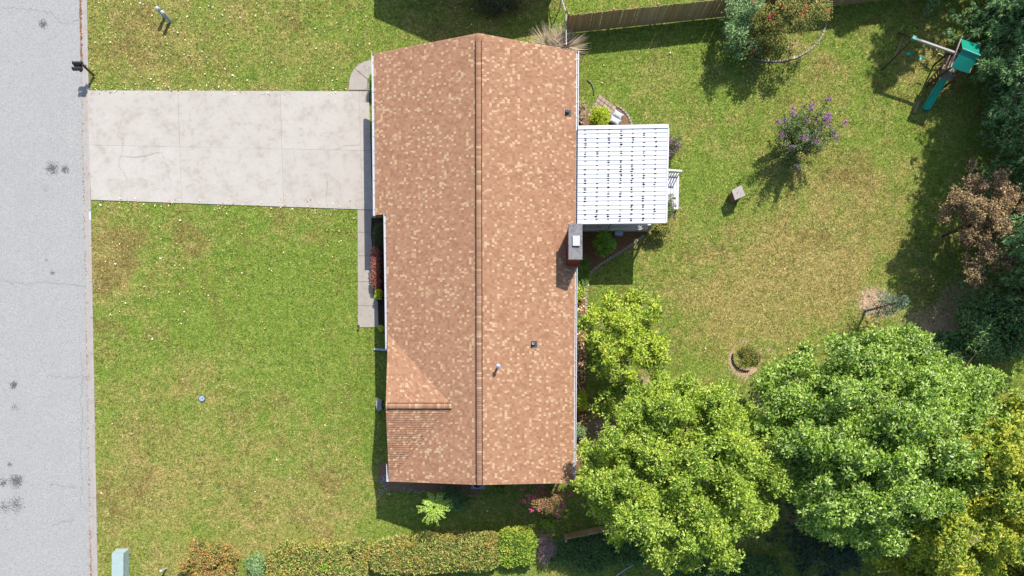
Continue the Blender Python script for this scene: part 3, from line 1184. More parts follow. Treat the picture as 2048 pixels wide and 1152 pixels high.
def railing(a, z, n, zb, zt):
    a, z = Vector(a), Vector(z)
    r = obj('railing', B().beam(a + Vector((0, 0, zt)), z + Vector((0, 0, zt)), .09, .05).beam(a + Vector((0, 0, zb)), z + Vector((0, 0, zb)), .06, .05), M_WHITE, porch)
    for i in range(n):
        p = a.lerp(z, (i + .5) / n)
        obj('baluster', B().box((p.x, p.y, (zb + zt) / 2), (.035, .035, zt - zb - .05)), M_WHITE, r)


railing((dx0 + .15, dy0 + .08, 0), (dx1 - .15, dy0 + .08, 0), 30, .56, 1.42)
railing((dx1 - .1, dy0 + .15, 0), (dx1 - .1, (dy0 + dy1) / 2 - .4, 0), 14, .56, 1.42)
obj('cross_beam', B().beam((dx0, dy0 + .08, HP - .22), (dx1, dy0 + .08, HP - .22), .09, .16), M_WHITE, porch)

# white landing and rail at the garden side
st = thing('porch_steps', 'white wooden landing with hand rail at the garden edge of the patio porch', 'steps', G(1346, 384))
sp = GP([(1324, 418.5), (1357.5, 418.5), (1359, 346), (1324, 346)], .4)
for i in range(6):
    f0, f1 = i / 6, (i + 1) / 6 - .02
    q = [sp[0].lerp(sp[1], f0), sp[0].lerp(sp[1], f1), sp[3].lerp(sp[2], f1), sp[3].lerp(sp[2], f0)]
    obj('tread_board', B().prism(q, .36, .40), M_WHITE, st)
obj('skirt', B().prism([(p.x * .999 + (0 if k in (0, 3) else -.02), p.y) for k, p in enumerate(sp)], .02, .358), M_WHITE, st)
ra_, rz_ = G(1330, 350, .4), G(1357, 352, .4)
hr_ = obj('hand_rail', B().beam(ra_ + Vector((0, 0, .85)), rz_ + Vector((0, 0, .85)), .10, .05).beam(ra_ + Vector((0, 0, .12)), rz_ + Vector((0, 0, .12)), .05, .05), M_WHITE, st)
for i in range(6):
    p = ra_.lerp(rz_, (i + .3) / 5.6)
    obj('baluster', B().box((p.x, p.y, .82), (.045, .045, .82)), M_WHITE, hr_)

# ================================================================== FENCES
M_WOOD = None


def mat_wood(name, cols):
    t = NT(name)
    v = t.coord()
    r = t.n('ShaderNodeObjectInfo').outputs['Random']
    c = t.ramp(r, [(i / (len(cols) - 1), c) for i, c in enumerate(cols)])
    mp = t.n('ShaderNodeMapping')
    mp.inputs['Scale'].default_value = (14, 14, 1.2)
    t.l(v, mp.inputs[0])
    f = t.noise(mp.outputs[0], 2.0, 5, .7)
    c = t.mix(t.math('MULTIPLY_ADD', f, 1.6, -.5, clamp=True), c, cols[0])
    return t.done(t.principled(c, .85, .15, t.bump(f, .4, .01)))


M_WOOD = mat_wood('weathered_fence_wood', [C(206, 172, 122), C(232, 200, 148), C(216, 184, 138), C(246, 220, 176), C(222, 188, 142)])


def picket_mesh(w, h):
    b = B()
    prof = [(-w / 2, 0), (w / 2, 0), (w / 2, h - .05), (w / 2 - .035, h), (-w / 2 + .035, h), (-w / 2, h - .05)]
    vs = [(x, -.01, z) for x, z in prof] + [(x, .01, z) for x, z in prof]
    n = 6
    fs = [tuple(range(n)), tuple(reversed(range(n, 2 * n)))] + [(i, n + i, n + (i + 1) % n, (i + 1) % n) for i in range(n)]
    return b.add(vs, fs)


def wood_fence(label, a, z, h, pitch=.146, postside=1):
    a, z = Vector(a), Vector(z)
    d = z - a
    n = int(d.length / pitch)
    rz = math.atan2(d.y, d.x)
    t = thing('wooden_fence', label, 'fence', a)
    me = mesh_of('picket', picket_mesh(pitch - .008, h), M_WOOD)
    nn = Vector((-d.y, d.x, 0)).normalized() * postside
    for i in range(n):
        p = a.lerp(z, (i + .5) / n)
        piece('picket', me, (p.x, p.y, .03 + RNG.normal(0, .008)), (RNG.normal(0, .006), RNG.normal(0, .004), rz), t)
    for zz in (.35, h * .55, h - .25):
        obj('fence_rail', B().beam(a + nn * .035 + Vector((0, 0, zz)), z + nn * .035 + Vector((0, 0, zz)), .045, .09), M_WOOD, t)
    np_ = max(2, int(d.length / 2.5) + 1)
    for i in range(np_):
        p = a.lerp(z, i / (np_ - 1)) + nn * .11
        obj('fence_post', B().box((p.x, p.y, (h + .05) / 2), (.1, .1, h + .05), rz), M_WOOD, t)
    return t


wood_fence('long weathered wooden picket fence along the back of the garden north of the house', G(1133, 67), G(1900, -14), 1.85)
wood_fence('short stretch of wooden fence below the big maple by the dark ivy', G(1127, 1067.5), G(1390, 1016), 1.65, postside=-1)

ch = thing('chain_link_fence', 'pale chain link fence running north from the house corner', 'fence', G(1131, 60))
HF = 1.25
cpts = [G(1129, 112), G(1128.5, 50), G(1119, 20), G(1106, -60), G(1094, -140)]
M_GALV = mat_plain('galvanised_pipe', C(228, 230, 234), .35, .5, .06, 8, .3)
for p in cpts:
    obj('fence_post', B().lathe((p.x, p.y, 0), [(.035, 0), (.035, HF + .04), (.045, HF + .05), (.03, HF + .1)], 8), M_GALV, ch)
for a, z in zip(cpts, cpts[1:]):
    obj('top_rail', B().tube([a + Vector((0, 0, HF)), z + Vector((0, 0, HF))], .028, 6), M_GALV, ch)
mb = B()
for a, z in zip(cpts, cpts[1:]):
    L = (z - a).length
    n = int(L / .12)
    for i in range(n):
        for s in (1, -1):
            t0 = i / n
            t1 = t0 + s * HF / L * .5
            if not 0 <= t1 <= 1:
                continue
            p, q = a.lerp(z, t0), a.lerp(z, t1)
            p.z, q.z = .03, HF
            mb.tube([p, q], .004, 3)
tag(obj('wire_mesh', mb, M_GALV, ch), kind='stuff')
obj('fence_post_cap', B().lathe(tuple(G(1128.5, 50)), [(.05, HF + .09), (.05, HF + .15), (.02, HF + .17)], 8), M_BLACK, ch)

# ================================================================== SMALL THINGS IN FRONT
# mailboxes on a shared post
mbx = thing('mailbox_pair', 'pair of black mailboxes on a leaning wooden post at the kerb by the driveway', 'mailbox', G(189, 152))
pb = G(189, 152)
topz = 1.0
ptop = Vector((pb.x - .02, pb.y + .12, topz))
obj('post', B().beam(pb, ptop + Vector((0, 0, .12)), .1, .1), mat_plain('post_wood', C(112, 84, 64), .9, .1, .3, 9), mbx)
arm = B().beam(ptop + Vector((.12, 0, -.02)), ptop + Vector((-.55, .0, -.02)), .09, .09)
cen = [G(156, 126.5, 1.1), G(155.5, 137.5, 1.1)]
arm.beam((cen[0].x + .1, cen[0].y + .12, topz - .02), (cen[1].x + .1, cen[1].y - .12, topz - .02), .12, .05)
obj('arm', arm, mat_plain('arm_wood', C(120, 104, 84), .9, .1, .3, 9), mbx)


def mailbox(c):
    w, l, h = .17, .52, .2
    b = B()
    prof = [(-w / 2, 0), (w / 2, 0), (w / 2, h * .55)] + [(w / 2 * math.cos(k * math.pi / 6), h * .55 + h * .45 * math.sin(k * math.pi / 6)) for k in range(1, 6)] + [(-w / 2, h * .55)]
    n = len(prof)
    vs = [(c.x - l / 2, c.y + y, topz + .02 + z) for y, z in prof] + [(c.x + l / 2, c.y + y, topz + .02 + z) for y, z in prof]
    fs = [tuple(reversed(range(n))), tuple(range(n, 2 * n))] + [(i, (i + 1) % n, n + (i + 1) % n, n + i) for i in range(n)]
    b.add(vs, fs)
    o = obj('mailbox_body', b, M_BLACK, mbx)
    obj('door_lip', B().box((c.x - l / 2 - .012, c.y, topz + .12), (.02, w + .02, h * .9)), M_BLACK, o)
    obj('flag', B().box((c.x + .05, c.y - w / 2 - .012, topz + .16), (.16, .012, .05)), mat_plain('flag_red', C(60, 56, 58), .5, .3, .1, 5), o)


for c in cen:
    mailbox(c)

# twin utility pedestals
M_PED = mat_plain('pale_green_plastic', C(196, 214, 208), .5, .4, .08, 5)
for k, (bx, by, ex, lab) in enumerate(((330, 34, 0, 'pale green utility pedestal in the front lawn, the one nearer the street'),
                                       (340.5, 42, 0, 'pale green utility pedestal in the front lawn, the one nearer the driveway'))):
    g0 = G(bx, by)
    t = thing('utility_pedestal', lab, 'pedestal', g0, 'utility pedestals in the front lawn')
    obj('housing', B().lathe(tuple(g0), [(.105, 0), (.10, .25), (.095, .78)], 14), M_PED, t)
    obj('dome_cap', B().lathe((g0.x, g0.y, .77), [(.115, 0), (.118, .1), (.1, .17), (.05, .21), (.01, .22)], 14), mat_plain('pale_cap', C(226, 238, 238), .45, .4, .05, 5), t)

# green transformer cabinet
ub = G(247, 1124)
cab = thing('utility_cabinet', 'pale green metal utility cabinet in the lawn at the street side', 'utility cabinet', ub)
M_CAB = mat_plain('pale_green_metal', C(200, 222, 218), .5, .4, .07, 4)
hh = .62
q0 = GP([(230, 1166), (258, 1166), (258, 1097), (234, 1097)], 0)
q1 = GP([(224.5, 1174), (246, 1174), (246.5, 1107), (224, 1106.5)], hh)
body = B().hexa(q0, q1)
obj('body', body, M_CAB, cab)
lid = [G(223.6, 1176, hh + .04), G(246.6, 1176, hh + .04), G(246.8, 1106, hh + .04), G(223.4, 1105.5, hh + .04)]
obj('lid', B().hexa([p - Vector((0, 0, .05)) for p in lid], lid), M_CAB, cab)
hb = B()
for f0 in (.2, .42, .64, .86):
    p = lid[2].lerp(lid[1], f0)
    hb.box((p.x + .004, p.y, p.z - .03), (.02, .06, .03))
obj('hinge', hb, mat_plain('hinge_dark', C(96, 116, 108), .6, .3, .1, 8), cab)

mp_ = G(333, 1136)
mkr = thing('marker_post', 'short white marker post beside the utility cabinet', 'marker post', mp_)
obj('stake', B().box((mp_.x, mp_.y, .3), (.09, .07, .6), .3), M_WHITE, mkr)
obj('cap', B().box((mp_.x, mp_.y, .63), (.15, .12, .07), .3), M_WHITE, mkr)

ld = G(404, 797.5)
lidt = thing('cleanout_lid', 'small round pale blue lid set in the front lawn', 'lid', ld)
obj('cover', B().lathe((ld.x, ld.y, 0), [(.17, 0), (.17, .05), (.15, .07), (.02, .08)], 18), mat_plain('pale_blue_plastic', C(184, 206, 238), .4, .4, .06, 6), lidt)
obj('rim', B().lathe((ld.x, ld.y, -.01), [(.2, 0), (.2, .035), (.175, .04)], 18), M_BLACK, lidt)
obj('plug', B().lathe((ld.x + .05, ld.y + .05, .075), [(.03, 0), (.03, .02)], 10), M_BLACK, lidt)

# path light
pl = G(719, 653)
plt = thing('path_light', 'small black garden light at the end corner of the front walkway', 'garden light', pl)
obj('stake', B().lathe((pl.x, pl.y, 0), [(.012, 0), (.012, .22)], 8), M_BLACK, plt)
obj('lamp_head', B().lathe((pl.x, pl.y, .2), [(.05, 0), (.055, .08), (.075, .085), (.06, .12), (.015, .13)], 12), M_BLACK, plt)

# curved stone bench by the front wall
bc = G(757, 808)
bench = thing('stone_bench', 'curved grey concrete bench against the front wall under the eave', 'bench', bc)
M_STONE = mat_concrete('bench_concrete', C(176, 178, 178), C(206, 208, 208), C(150, 150, 148), .6, 3)
oc = G(786, 809, .42)
ring = []
for k in range(9):
    an = math.pi - .42 + .84 * k / 8
    ring.append((oc.x + .98 * math.cos(an), oc.y + .98 * math.sin(an)))
for k in range(8, -1, -1):
    an = math.pi - .42 + .84 * k / 8
    ring.append((oc.x + .68 * math.cos(an), oc.y + .68 * math.sin(an)))
obj('seat', B().prism(ring, .38, .46), M_STONE, bench)
for sg in (-1, 1):
    an = math.pi + sg * .28
    obj('leg', B().box((oc.x + .83 * math.cos(an), oc.y + .83 * math.sin(an), .19), (.3, .14, .38), an), M_STONE, bench)

# air conditioner under the south gable
ac = G(955, 968)
act = thing('air_conditioner', 'blue grey air conditioning unit standing under the ridge at the end of the house', 'air conditioner', ac)
M_AC = mat_plain('blue_grey_metal', C(150, 182, 214), .5, .4, .08, 6)
ax0, ax1 = G(944, 0, .7).x, G(966, 0, .7).x
ay0, ay1 = G(0, 977, .7).y, G(0, 956, .7).y
obj('cabinet', B().prism([(ax0, ay0), (ax1, ay0), (ax1, ay1), (ax0, ay1)], .06, .68), M_AC, act)
obj('base_pad', B().prism([(ax0 - .1, ay0 - .1), (ax1 + .1, ay0 - .1), (ax1 + .1, ay1), (ax0 - .1, ay1)], 0.0, .058), M_WALK, act)
obj('fan_grille', B().lathe(((ax0 + ax1) / 2, (ay0 + ay1) / 2, .68), [(.27, 0), (.27, .02), (.22, .03), (.05, .05)], 18), M_DARK, act)
vs_ = B()
for k in range(8):
    vs_.box(((ax0 + ax1) / 2, ay0 - .008, .14 + k * .065), (ax1 - ax0 - .06, .012, .03))
obj('louvre', vs_, M_GREYMETAL, act)

# ================================================================== THINGS IN THE BACK GARDEN
# square pillar
pc = [G(1463.5, 380.5, .95), G(1483, 370, .95), G(1491, 391, .95), G(1470, 400, .95)]
cen_ = sum(pc, Vector()) / 4
pil = thing('garden_pillar', 'square pillar with a pale stone top standing alone in the back lawn', 'pillar', (cen_.x, cen_.y, 0))
inner = [cen_ + (p - cen_) * .84 for p in pc]
inner.reverse()
obj('shaft', B().prism(inner, -.02, .88), mat_plain('pillar_brick', C(176, 140, 118), .9, .1, .3, 12), pil)
obj('top_slab', B().prism(pc, .882, .95), mat_concrete('pillar_top_stone', C(206, 192, 186), C(228, 214, 206), C(180, 162, 152), .6, 3), pil)
obj('hole_plug', B().lathe((cen_.x - .06, cen_.y - .02, .948), [(.035, 0), (.035, .012)], 8), M_BLACK, pil)
obj('hole_plug', B().lathe((cen_.x + .12, cen_.y + .0, .948), [(.025, 0), (.025, .012)], 8), M_GREYMETAL, pil)

# pavers
pv = thing('paved_corner', 'small patch of pink grey pavers beside the yellow green bush', 'paving', G(1204, 212))
M_PAVER = mat_wood('paver_stone', [C(206, 178, 160), C(222, 196, 178), C(196, 170, 158), C(230, 206, 190)])
A0, AR, AL = Vector((1199, 189, 0)), Vector((34, 26, 0)), Vector((-25, 42, 0))
nu, nv = 5, 6
for i in range(nu):
    for j in range(nv):
        f = lambda u, v: A0 + AR * u + AL * v
        gp = .07
        c4 = [f((i + gp) / nu, (j + gp) / nv), f((i + 1 - gp) / nu, (j + gp) / nv), f((i + 1 - gp) / nu, (j + 1 - gp) / nv), f((i + gp) / nu, (j + 1 - gp) / nv)]
        obj('paver', B().prism([G(p.x, p.y) for p in c4], 0, .045 + rd.uniform(-.006, .006)), M_PAVER, pv)

# white sacks


def sack(label, px, py, l, w, rz, z0):
    c = G(px, py, z0)
    n, m = 14, 10
    vs, fs = [], []
    for i in range(n):
        for j in range(m):
            u, v = i / (n - 1) * 2 - 1, j / (m - 1) * 2 - 1
            edge = (1 - abs(u) ** 3) * (1 - abs(v) ** 3)
            h = .02 + .13 * max(0, edge) ** .6 + .012 * math.sin(9 * u + 5 * v) * edge
            x = u * l / 2 * (1 - .10 * (1 - v * v)) * (1 if True else 1)
            y = v * w / 2 * (1 - .10 * (1 - u * u))
            X = c.x + x * math.cos(rz) - y * math.sin(rz)
            Y = c.y + x * math.sin(rz) + y * math.cos(rz)
            vs.append((X, Y, z0 + .06 + h))
    for i in range(n):
        for j in range(m):
            x, y, z = vs[i * m + j]
            vs.append((x, y, z0 + .06 - (z - z0 - .06) * .42))
    o = n * m
    for i in range(n - 1):
        for j in range(m - 1):
            a = i * m + j
            fs.append((a, a + m, a + m + 1, a + 1))
            fs.append((o + a, o + a + 1, o + a + m + 1, o + a + m))
    t = tag(obj('plastic_sack', B().add(vs, fs), mat_plain('white_plastic', C(244, 246, 250), .4, .5, .05, 5), None, (c.x, c.y, z0), True), label, 'sack', 'white sacks beside the patio porch')
    return t


sack('white plastic sack lying nearest the lawn, beside the yellow green bush', 1235, 231, .62, .42, math.radians(-32), .03)
sack('white plastic sack lying nearest the patio porch roof', 1229, 243, .66, .44, math.radians(-30), .05)


def edging(name, label, pts, n, w, h, mat, zvar=.012, cat='edging'):
    P = smooth_curve(GP(pts), n)
    t = thing(name, label, cat, P[len(P) // 2])
    for a, z in zip(P, P[1:]):
        d = z - a
        l = d.length - .015
        m_ = (a + z) / 2
        ww = w * rd.uniform(.85, 1.15)
        b = B()
        rz = math.atan2(d.y, d.x) + rd.normal(0, .03)
        hz = h + rd.uniform(-zvar, zvar)
        ca, sa = math.cos(rz), math.sin(rz)
        Q = lambda x, y: (m_.x + x * ca - y * sa, m_.y + x * sa + y * ca)
        lo = [(*Q(-l / 2, -ww / 2), 0), (*Q(l / 2, -ww / 2), 0), (*Q(l / 2, ww / 2), 0), (*Q(-l / 2, ww / 2), 0)]
        u_ = [(*Q(-l / 2 + .012, -ww / 2 + .012), hz), (*Q(l / 2 - .012, -ww / 2 + .012), hz), (*Q(l / 2 - .012, ww / 2 - .012), hz), (*Q(-l / 2 + .012, ww / 2 - .012), hz)]
        obj('edging_stone', b.hexa(lo, u_), mat, t)
    return t


M_EDGE = mat_wood('edging_stone', [C(196, 178, 164), C(214, 196, 180), C(186, 168, 158), C(224, 208, 196)])
edging('bed_edging', 'row of edging stones curving from the patio porch around the round bush bed', [(1288, 470), (1262, 490), (1236, 507), (1204, 527), (1184, 543), (1176, 560), (1172, 590), (1172, 640)], 32, .15, .06, M_EDGE)
edging('bed_edging', 'row of tan edging stones curving around the white sacks', [(1233, 212), (1246, 220), (1256, 232), (1262, 246), (1264, 258)], 9, .14, .06, M_EDGE)
edging('bed_edging', 'row of pale edging stones curving in front of the red flowering myrtle', [(1500, 116), (1530, 122), (1562, 122), (1590, 116), (1616, 102), (1636, 84), (1646, 66), (1653, 44), (1658, 26)], 30, .12, .06, M_EDGE)
ringp = [(1492 + 27.5 * math.cos(a), 714 + 27.5 * math.sin(a)) for a in np.linspace(math.pi * .42, math.pi * 1.08, 12)]
edging('ring_edging', 'black scalloped edging around the small ring bed in the back lawn', ringp, 14, .06, .16, M_BLACK)

bx_ = G(1237, 468, .15)
pbx = thing('storage_bin', 'pale blue plastic bin on the ground below the patio porch railing', 'bin', (bx_.x, bx_.y, 0))
obj('tub', B().box((bx_.x, bx_.y, .16), (.42, .2, .3), -.06), mat_plain('bin_blue', C(176, 206, 220), .5, .4, .06, 5), pbx)
obj('lid', B().box((bx_.x, bx_.y, .335), (.47, .25, .04), -.06), mat_plain('bin_lid', C(206, 226, 236), .5, .4, .06, 5), pbx)
# hoses
hp = smooth_curve([G(1174, 160, .03), G(1180, 165, .03), G(1184, 171, .03), G(1187, 180, .03), G(1188, 190, .03)], 16)
tag(obj('garden_hose', B().tube([p - hp[8] + hp[8] for p in hp], .03, 6), M_BLACK, None, tuple(hp[8])), 'short black hose lying in the grass north of the pavers', 'hose')
hp = smooth_curve([G(1226, 1158, .05), G(1240, 1146, .05), G(1263, 1132, .05), G(1284, 1124, .05), G(1306, 1117, .05), G(1330, 1113, .05)], 30)
tag(obj('garden_hose', B().tube(hp, .032, 6), mat_plain('white_hose', C(226, 240, 250), .4, .5, .05, 6), None, tuple(hp[15])), 'white hose curving over the shaded grass below the dark ivy', 'hose')

# ------------------------------------------------------------------ swing set
sw = thing('swing_set', 'wooden swing set with green slide, two swings and a green roofed tower', 'swing set', G(1850, 140))
M_TIMBER = mat_plain('playset_timber', C(190, 160, 136), .85, .15, .2, 8)
M_BROWN = mat_plain('playset_brown', C(126, 96, 76), .85, .15, .25, 8)
M_GREEN = mat_plain('playset_green', C(26, 184, 156), .35, .5, .06, 3, bump=.05)
M_SLIDE = mat_plain('slide_green', C(40, 226, 190), .3, .5, .05, 3, bump=.05)
ap = G(1827.5, 77, 2.35)
be = G(1910, 106, 2.35)
obj('beam', B().beam(ap + (ap - be).normalized() * .12, be + (be - ap).normalized() * .3, .1, .14), mat_plain('beam_pale', C(222, 216, 204), .8, .2, .12, 6), sw)
l1, l2 = G(1763, 141), G(1797, 66)
mid = (l1 + l2) / 2
for l in (l1, l2):
    obj('leg', B().beam(l, Vector((ap.x, ap.y, 2.32)), .09, .09), M_BROWN, sw)
obj('cross_bar', B().beam(l1.lerp(ap, .38), l2.lerp(ap, .38), .05, .11), M_TIMBER, sw)
obj('bracket', B().box((ap.x, ap.y, 2.36), (.22, .2, .2), math.atan2(be.y - ap.y, be.x - ap.x)), M_GREEN, sw)
axd = (be - ap).normalized()
for k, (px, py) in enumerate(((1815, 107), (1840, 116.5))):
    s = G(px, py, .5)
    seat = B()
    n = 10
    vs, fs = [], []
    for i in range(n + 1):
        t_ = i / n * 2 - 1
        for zz, oo in ((0, -.09), (0, .09), (-.03, .09), (-.03, -.09)):
            p = s + axd * (t_ * .24)
            nn_ = Vector((-axd.y, axd.x, 0))
            p = p + nn_ * oo + Vector((0, 0, .16 * t_ * t_ + zz))
            vs.append(p)
    for i in range(n):
        for j in range(4):
            a = i * 4 + j
            b_ = i * 4 + (j + 1) % 4
            fs.append((a, a + 4, b_ + 4, b_))
    fs += [(0, 1, 2, 3), tuple(reversed([n * 4 + j for j in range(4)]))]
    so_ = obj('swing_seat', seat.add(vs, fs), M_GREEN, sw)
    tproj = (s - ap).dot(axd)
    ch_ = B()
    for sg in (-1, 1):
        top_ = ap + axd * (max(.3, tproj) + sg * .24)
        ch_.tube([s + axd * sg * .24 + Vector((0, 0, .15)), Vector((top_.x, top_.y, 2.3))], .011, 5)
    obj('chain', ch_, M_GREYMETAL, so_)
# tower
ea, eb, ec, ed = G(1922.5, 78, 2.5), G(1959.5, 90, 2.5), G(1936, 146.5, 2.5), G(1902, 135, 2.5)
r0, r1 = G(1925, 97.5, 3.1), G(1959.5, 111.5, 3.1)
cb = B()
th = Vector((0, 0, .02))
cb.hexa([ed - th, ec - th, r1 - th, r0 - th], [ed, ec, r1, r0])
obj('canopy', cb, M_GREEN, sw)
cb = B().hexa([r0 - th, r1 - th, eb - th, ea - th], [r0 - Vector((0, 0, .001)), r1 - Vector((0, 0, .001)), eb, ea])
obj('canopy', cb, M_GREEN, sw)
obj('canopy_ridge', B().tube([r0 + (r0 - r1) * .02 + Vector((0, 0, .01)), r1 + (r1 - r0) * .02 + Vector((0, 0, .01))], .05, 8), mat_plain('canopy_ridge_pale', C(120, 214, 196), .35, .5, .05, 3), sw)
obj('gable_board', B().beam(ea + Vector((-.04, 0, 0)), ed + Vector((-.04, 0, 0)), .04, .14), mat_plain('gable_board_pale', C(230, 216, 202), .7, .2, .08, 6), sw)
obj('gable_board', B().beam(eb + Vector((.04, 0, 0)), ec + Vector((.04, 0, 0)), .04, .14), M_TIMBER, sw)
ins = [ea.lerp(ec, .1), eb.lerp(ed, .1), ec.lerp(ea, .1), ed.lerp(eb, .1)]
for p in ins:
    obj('tower_post', B().box((p.x, p.y, 1.27), (.09, .09, 2.5), math.atan2(eb.y - ea.y, eb.x - ea.x)), M_BROWN, sw)
pl_ = [Vector((p.x, p.y, 0)) for p in (ins[3], ins[2], ins[1], ins[0])]
for i in range(7):
    f0, f1 = i / 7, (i + 1) / 7 - .015
    q = [pl_[0].lerp(pl_[1], f0), pl_[0].lerp(pl_[1], f1), pl_[3].lerp(pl_[2], f1), pl_[3].lerp(pl_[2], f0)]
    obj('platform_board', B().prism(q, 1.2, 1.25), M_TIMBER, sw)
for a, z in ((ins[0], ins[1]), (ins[1], ins[2])):
    for k in range(5):
        p = Vector((a.x, a.y, 0)).lerp(Vector((z.x, z.y, 0)), (k + .5) / 5)
        obj('wall_board', B().box((p.x, p.y, 1.6), (.12, .025, .7), math.atan2(z.y - a.y, z.x - a.x)), M_BROWN, sw)
# slide
sa_, sb_ = G(1891.5, 139, 1.25), G(1904, 142, 1.25)
sc_, sd_ = G(1857.5, 221, .12), G(1843, 217, .12)
n = 14
vs, fs = [], []
for i in range(n + 1):
    t_ = i / n
    drop = 1.25 + (.14 - 1.25) * min(1, (t_ / .92)) ** 1.05 + .06 * math.sin(t_ * math.pi * 3)
    a = sa_.lerp(sd_, t_)
    b_ = sb_.lerp(sc_, t_)
    for f0, up2 in ((0, .14), (.09, .13), (.14, 0), (.86, 0), (.91, .13), (1, .14), (1, .11), (.0, .11)):
        p = a.lerp(b_, f0)
        vs.append((p.x, p.y, drop + up2 - (.16 if f0 in (0, 1) and up2 == .11 else 0)))
for i in range(n):
    for j in range(8):
        a = i * 8 + j
        b_ = i * 8 + (j + 1) % 8
        fs.append((a, b_, b_ + 8, a + 8))
obj('slide', B().add(vs, fs), M_SLIDE, sw)
# ladder and rock ramp at the swing side
la, lb = ins[0].lerp(ins[3], .35), ins[0].lerp(ins[3], .95)
fa, fbb = G(1858, 160), G(1884, 138)
base_a = Vector((la.x - 1.0, la.y - .75, 0))
for top_, bot in ((Vector((la.x, la.y, 1.35)), G(1858, 160)), (Vector((lb.x, lb.y, 1.35)), G(1871, 166))):
    obj('ladder_rail', B().beam(bot, top_, .05, .09), M_TIMBER, sw)
for k in range(5):
    f0 = (k + .7) / 5.4
    obj('rung', B().beam(G(1858, 160).lerp(Vector((la.x, la.y, 1.35)), f0), G(1871, 166).lerp(Vector((lb.x, lb.y, 1.35)), f0), .08, .03), M_BROWN, sw)
obj('trapeze_bar', B().tube([G(1875, 108, 1.3), G(1880, 108, 1.32), G(1887, 112, 1.3)], .035, 6), mat_plain('pale_yellow_plastic', C(214, 216, 160), .5, .4, .1, 6), sw)
tb = B()
for px, py, f0 in ((1875, 108, .62), (1887, 112, .78)):
    top_ = ap.lerp(be, f0)
    tb.tube([G(px, py, 1.3), Vector((top_.x, top_.y, 2.3))], .01, 5)
obj('chain', tb, M_GREYMETAL, sw)
bd = thing('loose_plank', 'tan plank lying in the grass beside the foot of the green slide', 'plank', G(1834, 214))
obj('board', B().beam(G(1828, 226, .03), G(1838, 203, .03), .14, .04), M_TIMBER, bd)

# ================================================================== PLANTS
LEAF = {}


def L(name, *cols, trans=.34, rough=.45, spec=.35, clump=None, cscale=.8, cmix=.38):
    n = len(cols)
    up_k = KEXP / 1.02
    cols = [tuple(min(.85, q * up_k) for q in c_[:3]) + (1,) for c_ in cols]
    if clump:
        clump = tuple(min(.85, q * up_k) for q in clump[:3]) + (1,)
    LEAF[name] = mat_leaf('leaf_' + name, [(i / max(1, n - 1), c) for i, c in enumerate(cols)], trans, rough, spec, clump, cscale, cmix)
    return LEAF[name]


L('maple', C(66, 94, 28), C(110, 146, 44), C(146, 176, 58), C(186, 206, 84), C(222, 228, 136), clump=C(184, 190, 62), spec=.22)
L('maple_deep', C(62, 96, 30), C(104, 144, 46), C(140, 176, 62), C(182, 204, 94), C(226, 234, 172), clump=C(158, 182, 60), spec=.26)
L('yellowing', C(76, 108, 32), C(118, 152, 46), C(156, 180, 62), C(206, 208, 88), C(170, 176, 66), clump=C(214, 196, 62), cmix=.5)
L('magnolia', C(66, 100, 30), C(124, 158, 44), C(168, 194, 58), C(210, 220, 92), C(226, 218, 110), clump=C(182, 192, 52))
L('pine', C(58, 92, 50), C(98, 138, 78), C(142, 178, 112), C(192, 216, 152), trans=.2)
L('dark_conifer', C(24, 48, 38), C(44, 76, 58), C(74, 104, 82), trans=.12)
L('bronze', C(78, 64, 50), C(126, 102, 72), C(166, 142, 92), C(224, 196, 138), C(150, 120, 100), C(120, 116, 66), trans=.2, clump=C(126, 92, 82))
L('bluish', C(66, 96, 54), C(104, 138, 80), C(146, 174, 110), C(182, 200, 140), trans=.2)
L('myrtle', C(60, 84, 36), C(110, 130, 56), C(160, 160, 76), C(176, 140, 80), trans=.25)
L('myrtle_green', C(56, 84, 48), C(92, 120, 66), C(132, 152, 90), C(164, 160, 110), trans=.25)
L('cedar', C(60, 84, 66), C(96, 124, 98), C(140, 162, 132), trans=.15)
L('hedge', C(60, 84, 36), C(112, 138, 56), C(160, 180, 84), C(206, 214, 120), C(196, 156, 98), C(90, 116, 50), clump=C(200, 152, 80), cscale=1.1, cmix=.28)
L('hedge_green', C(66, 98, 34), C(118, 156, 50), C(166, 194, 76), C(210, 214, 104), clump=C(196, 180, 62), cscale=1.3)
L('nandina', C(72, 96, 48), C(160, 160, 72), C(216, 164, 92), C(186, 108, 84), C(226, 204, 108), C(104, 128, 58), C(208, 176, 130), clump=C(104, 124, 54), cscale=1.5, cmix=.7)
L('grey_twig', C(112, 92, 92), C(150, 126, 118), C(186, 158, 144), trans=.1)
L('ivy', C(50, 86, 46), C(80, 122, 64), C(114, 152, 84), C(136, 130, 72), trans=.2)
L('round_bush', C(54, 92, 24), C(92, 138, 36), C(136, 178, 50), C(176, 208, 66), trans=.25)
L('lime', C(104, 134, 18), C(164, 186, 30), C(206, 216, 50), C(222, 226, 96), trans=.3)
L('barberry', C(120, 60, 56), C(168, 96, 84), C(206, 142, 118), C(150, 120, 84), trans=.2)
L('rosebush', C(80, 92, 50), C(160, 116, 80), C(206, 150, 112), C(122, 132, 74), C(190, 120, 96), trans=.2)
L('palm', C(120, 160, 50), C(170, 200, 80), C(206, 222, 120), trans=.3)
L('darkgrass', C(34, 62, 34), C(58, 92, 50), C(88, 120, 66), trans=.2)
L('drygrass', C(146, 126, 108), C(186, 164, 138), C(214, 194, 168), C(150, 146, 96), trans=.2)
L('daylily', C(74, 110, 40), C(120, 154, 58), C(164, 186, 84), trans=.3)
L('shade_shrub', C(50, 62, 38), C(84, 96, 56), C(118, 124, 78), trans=.2)
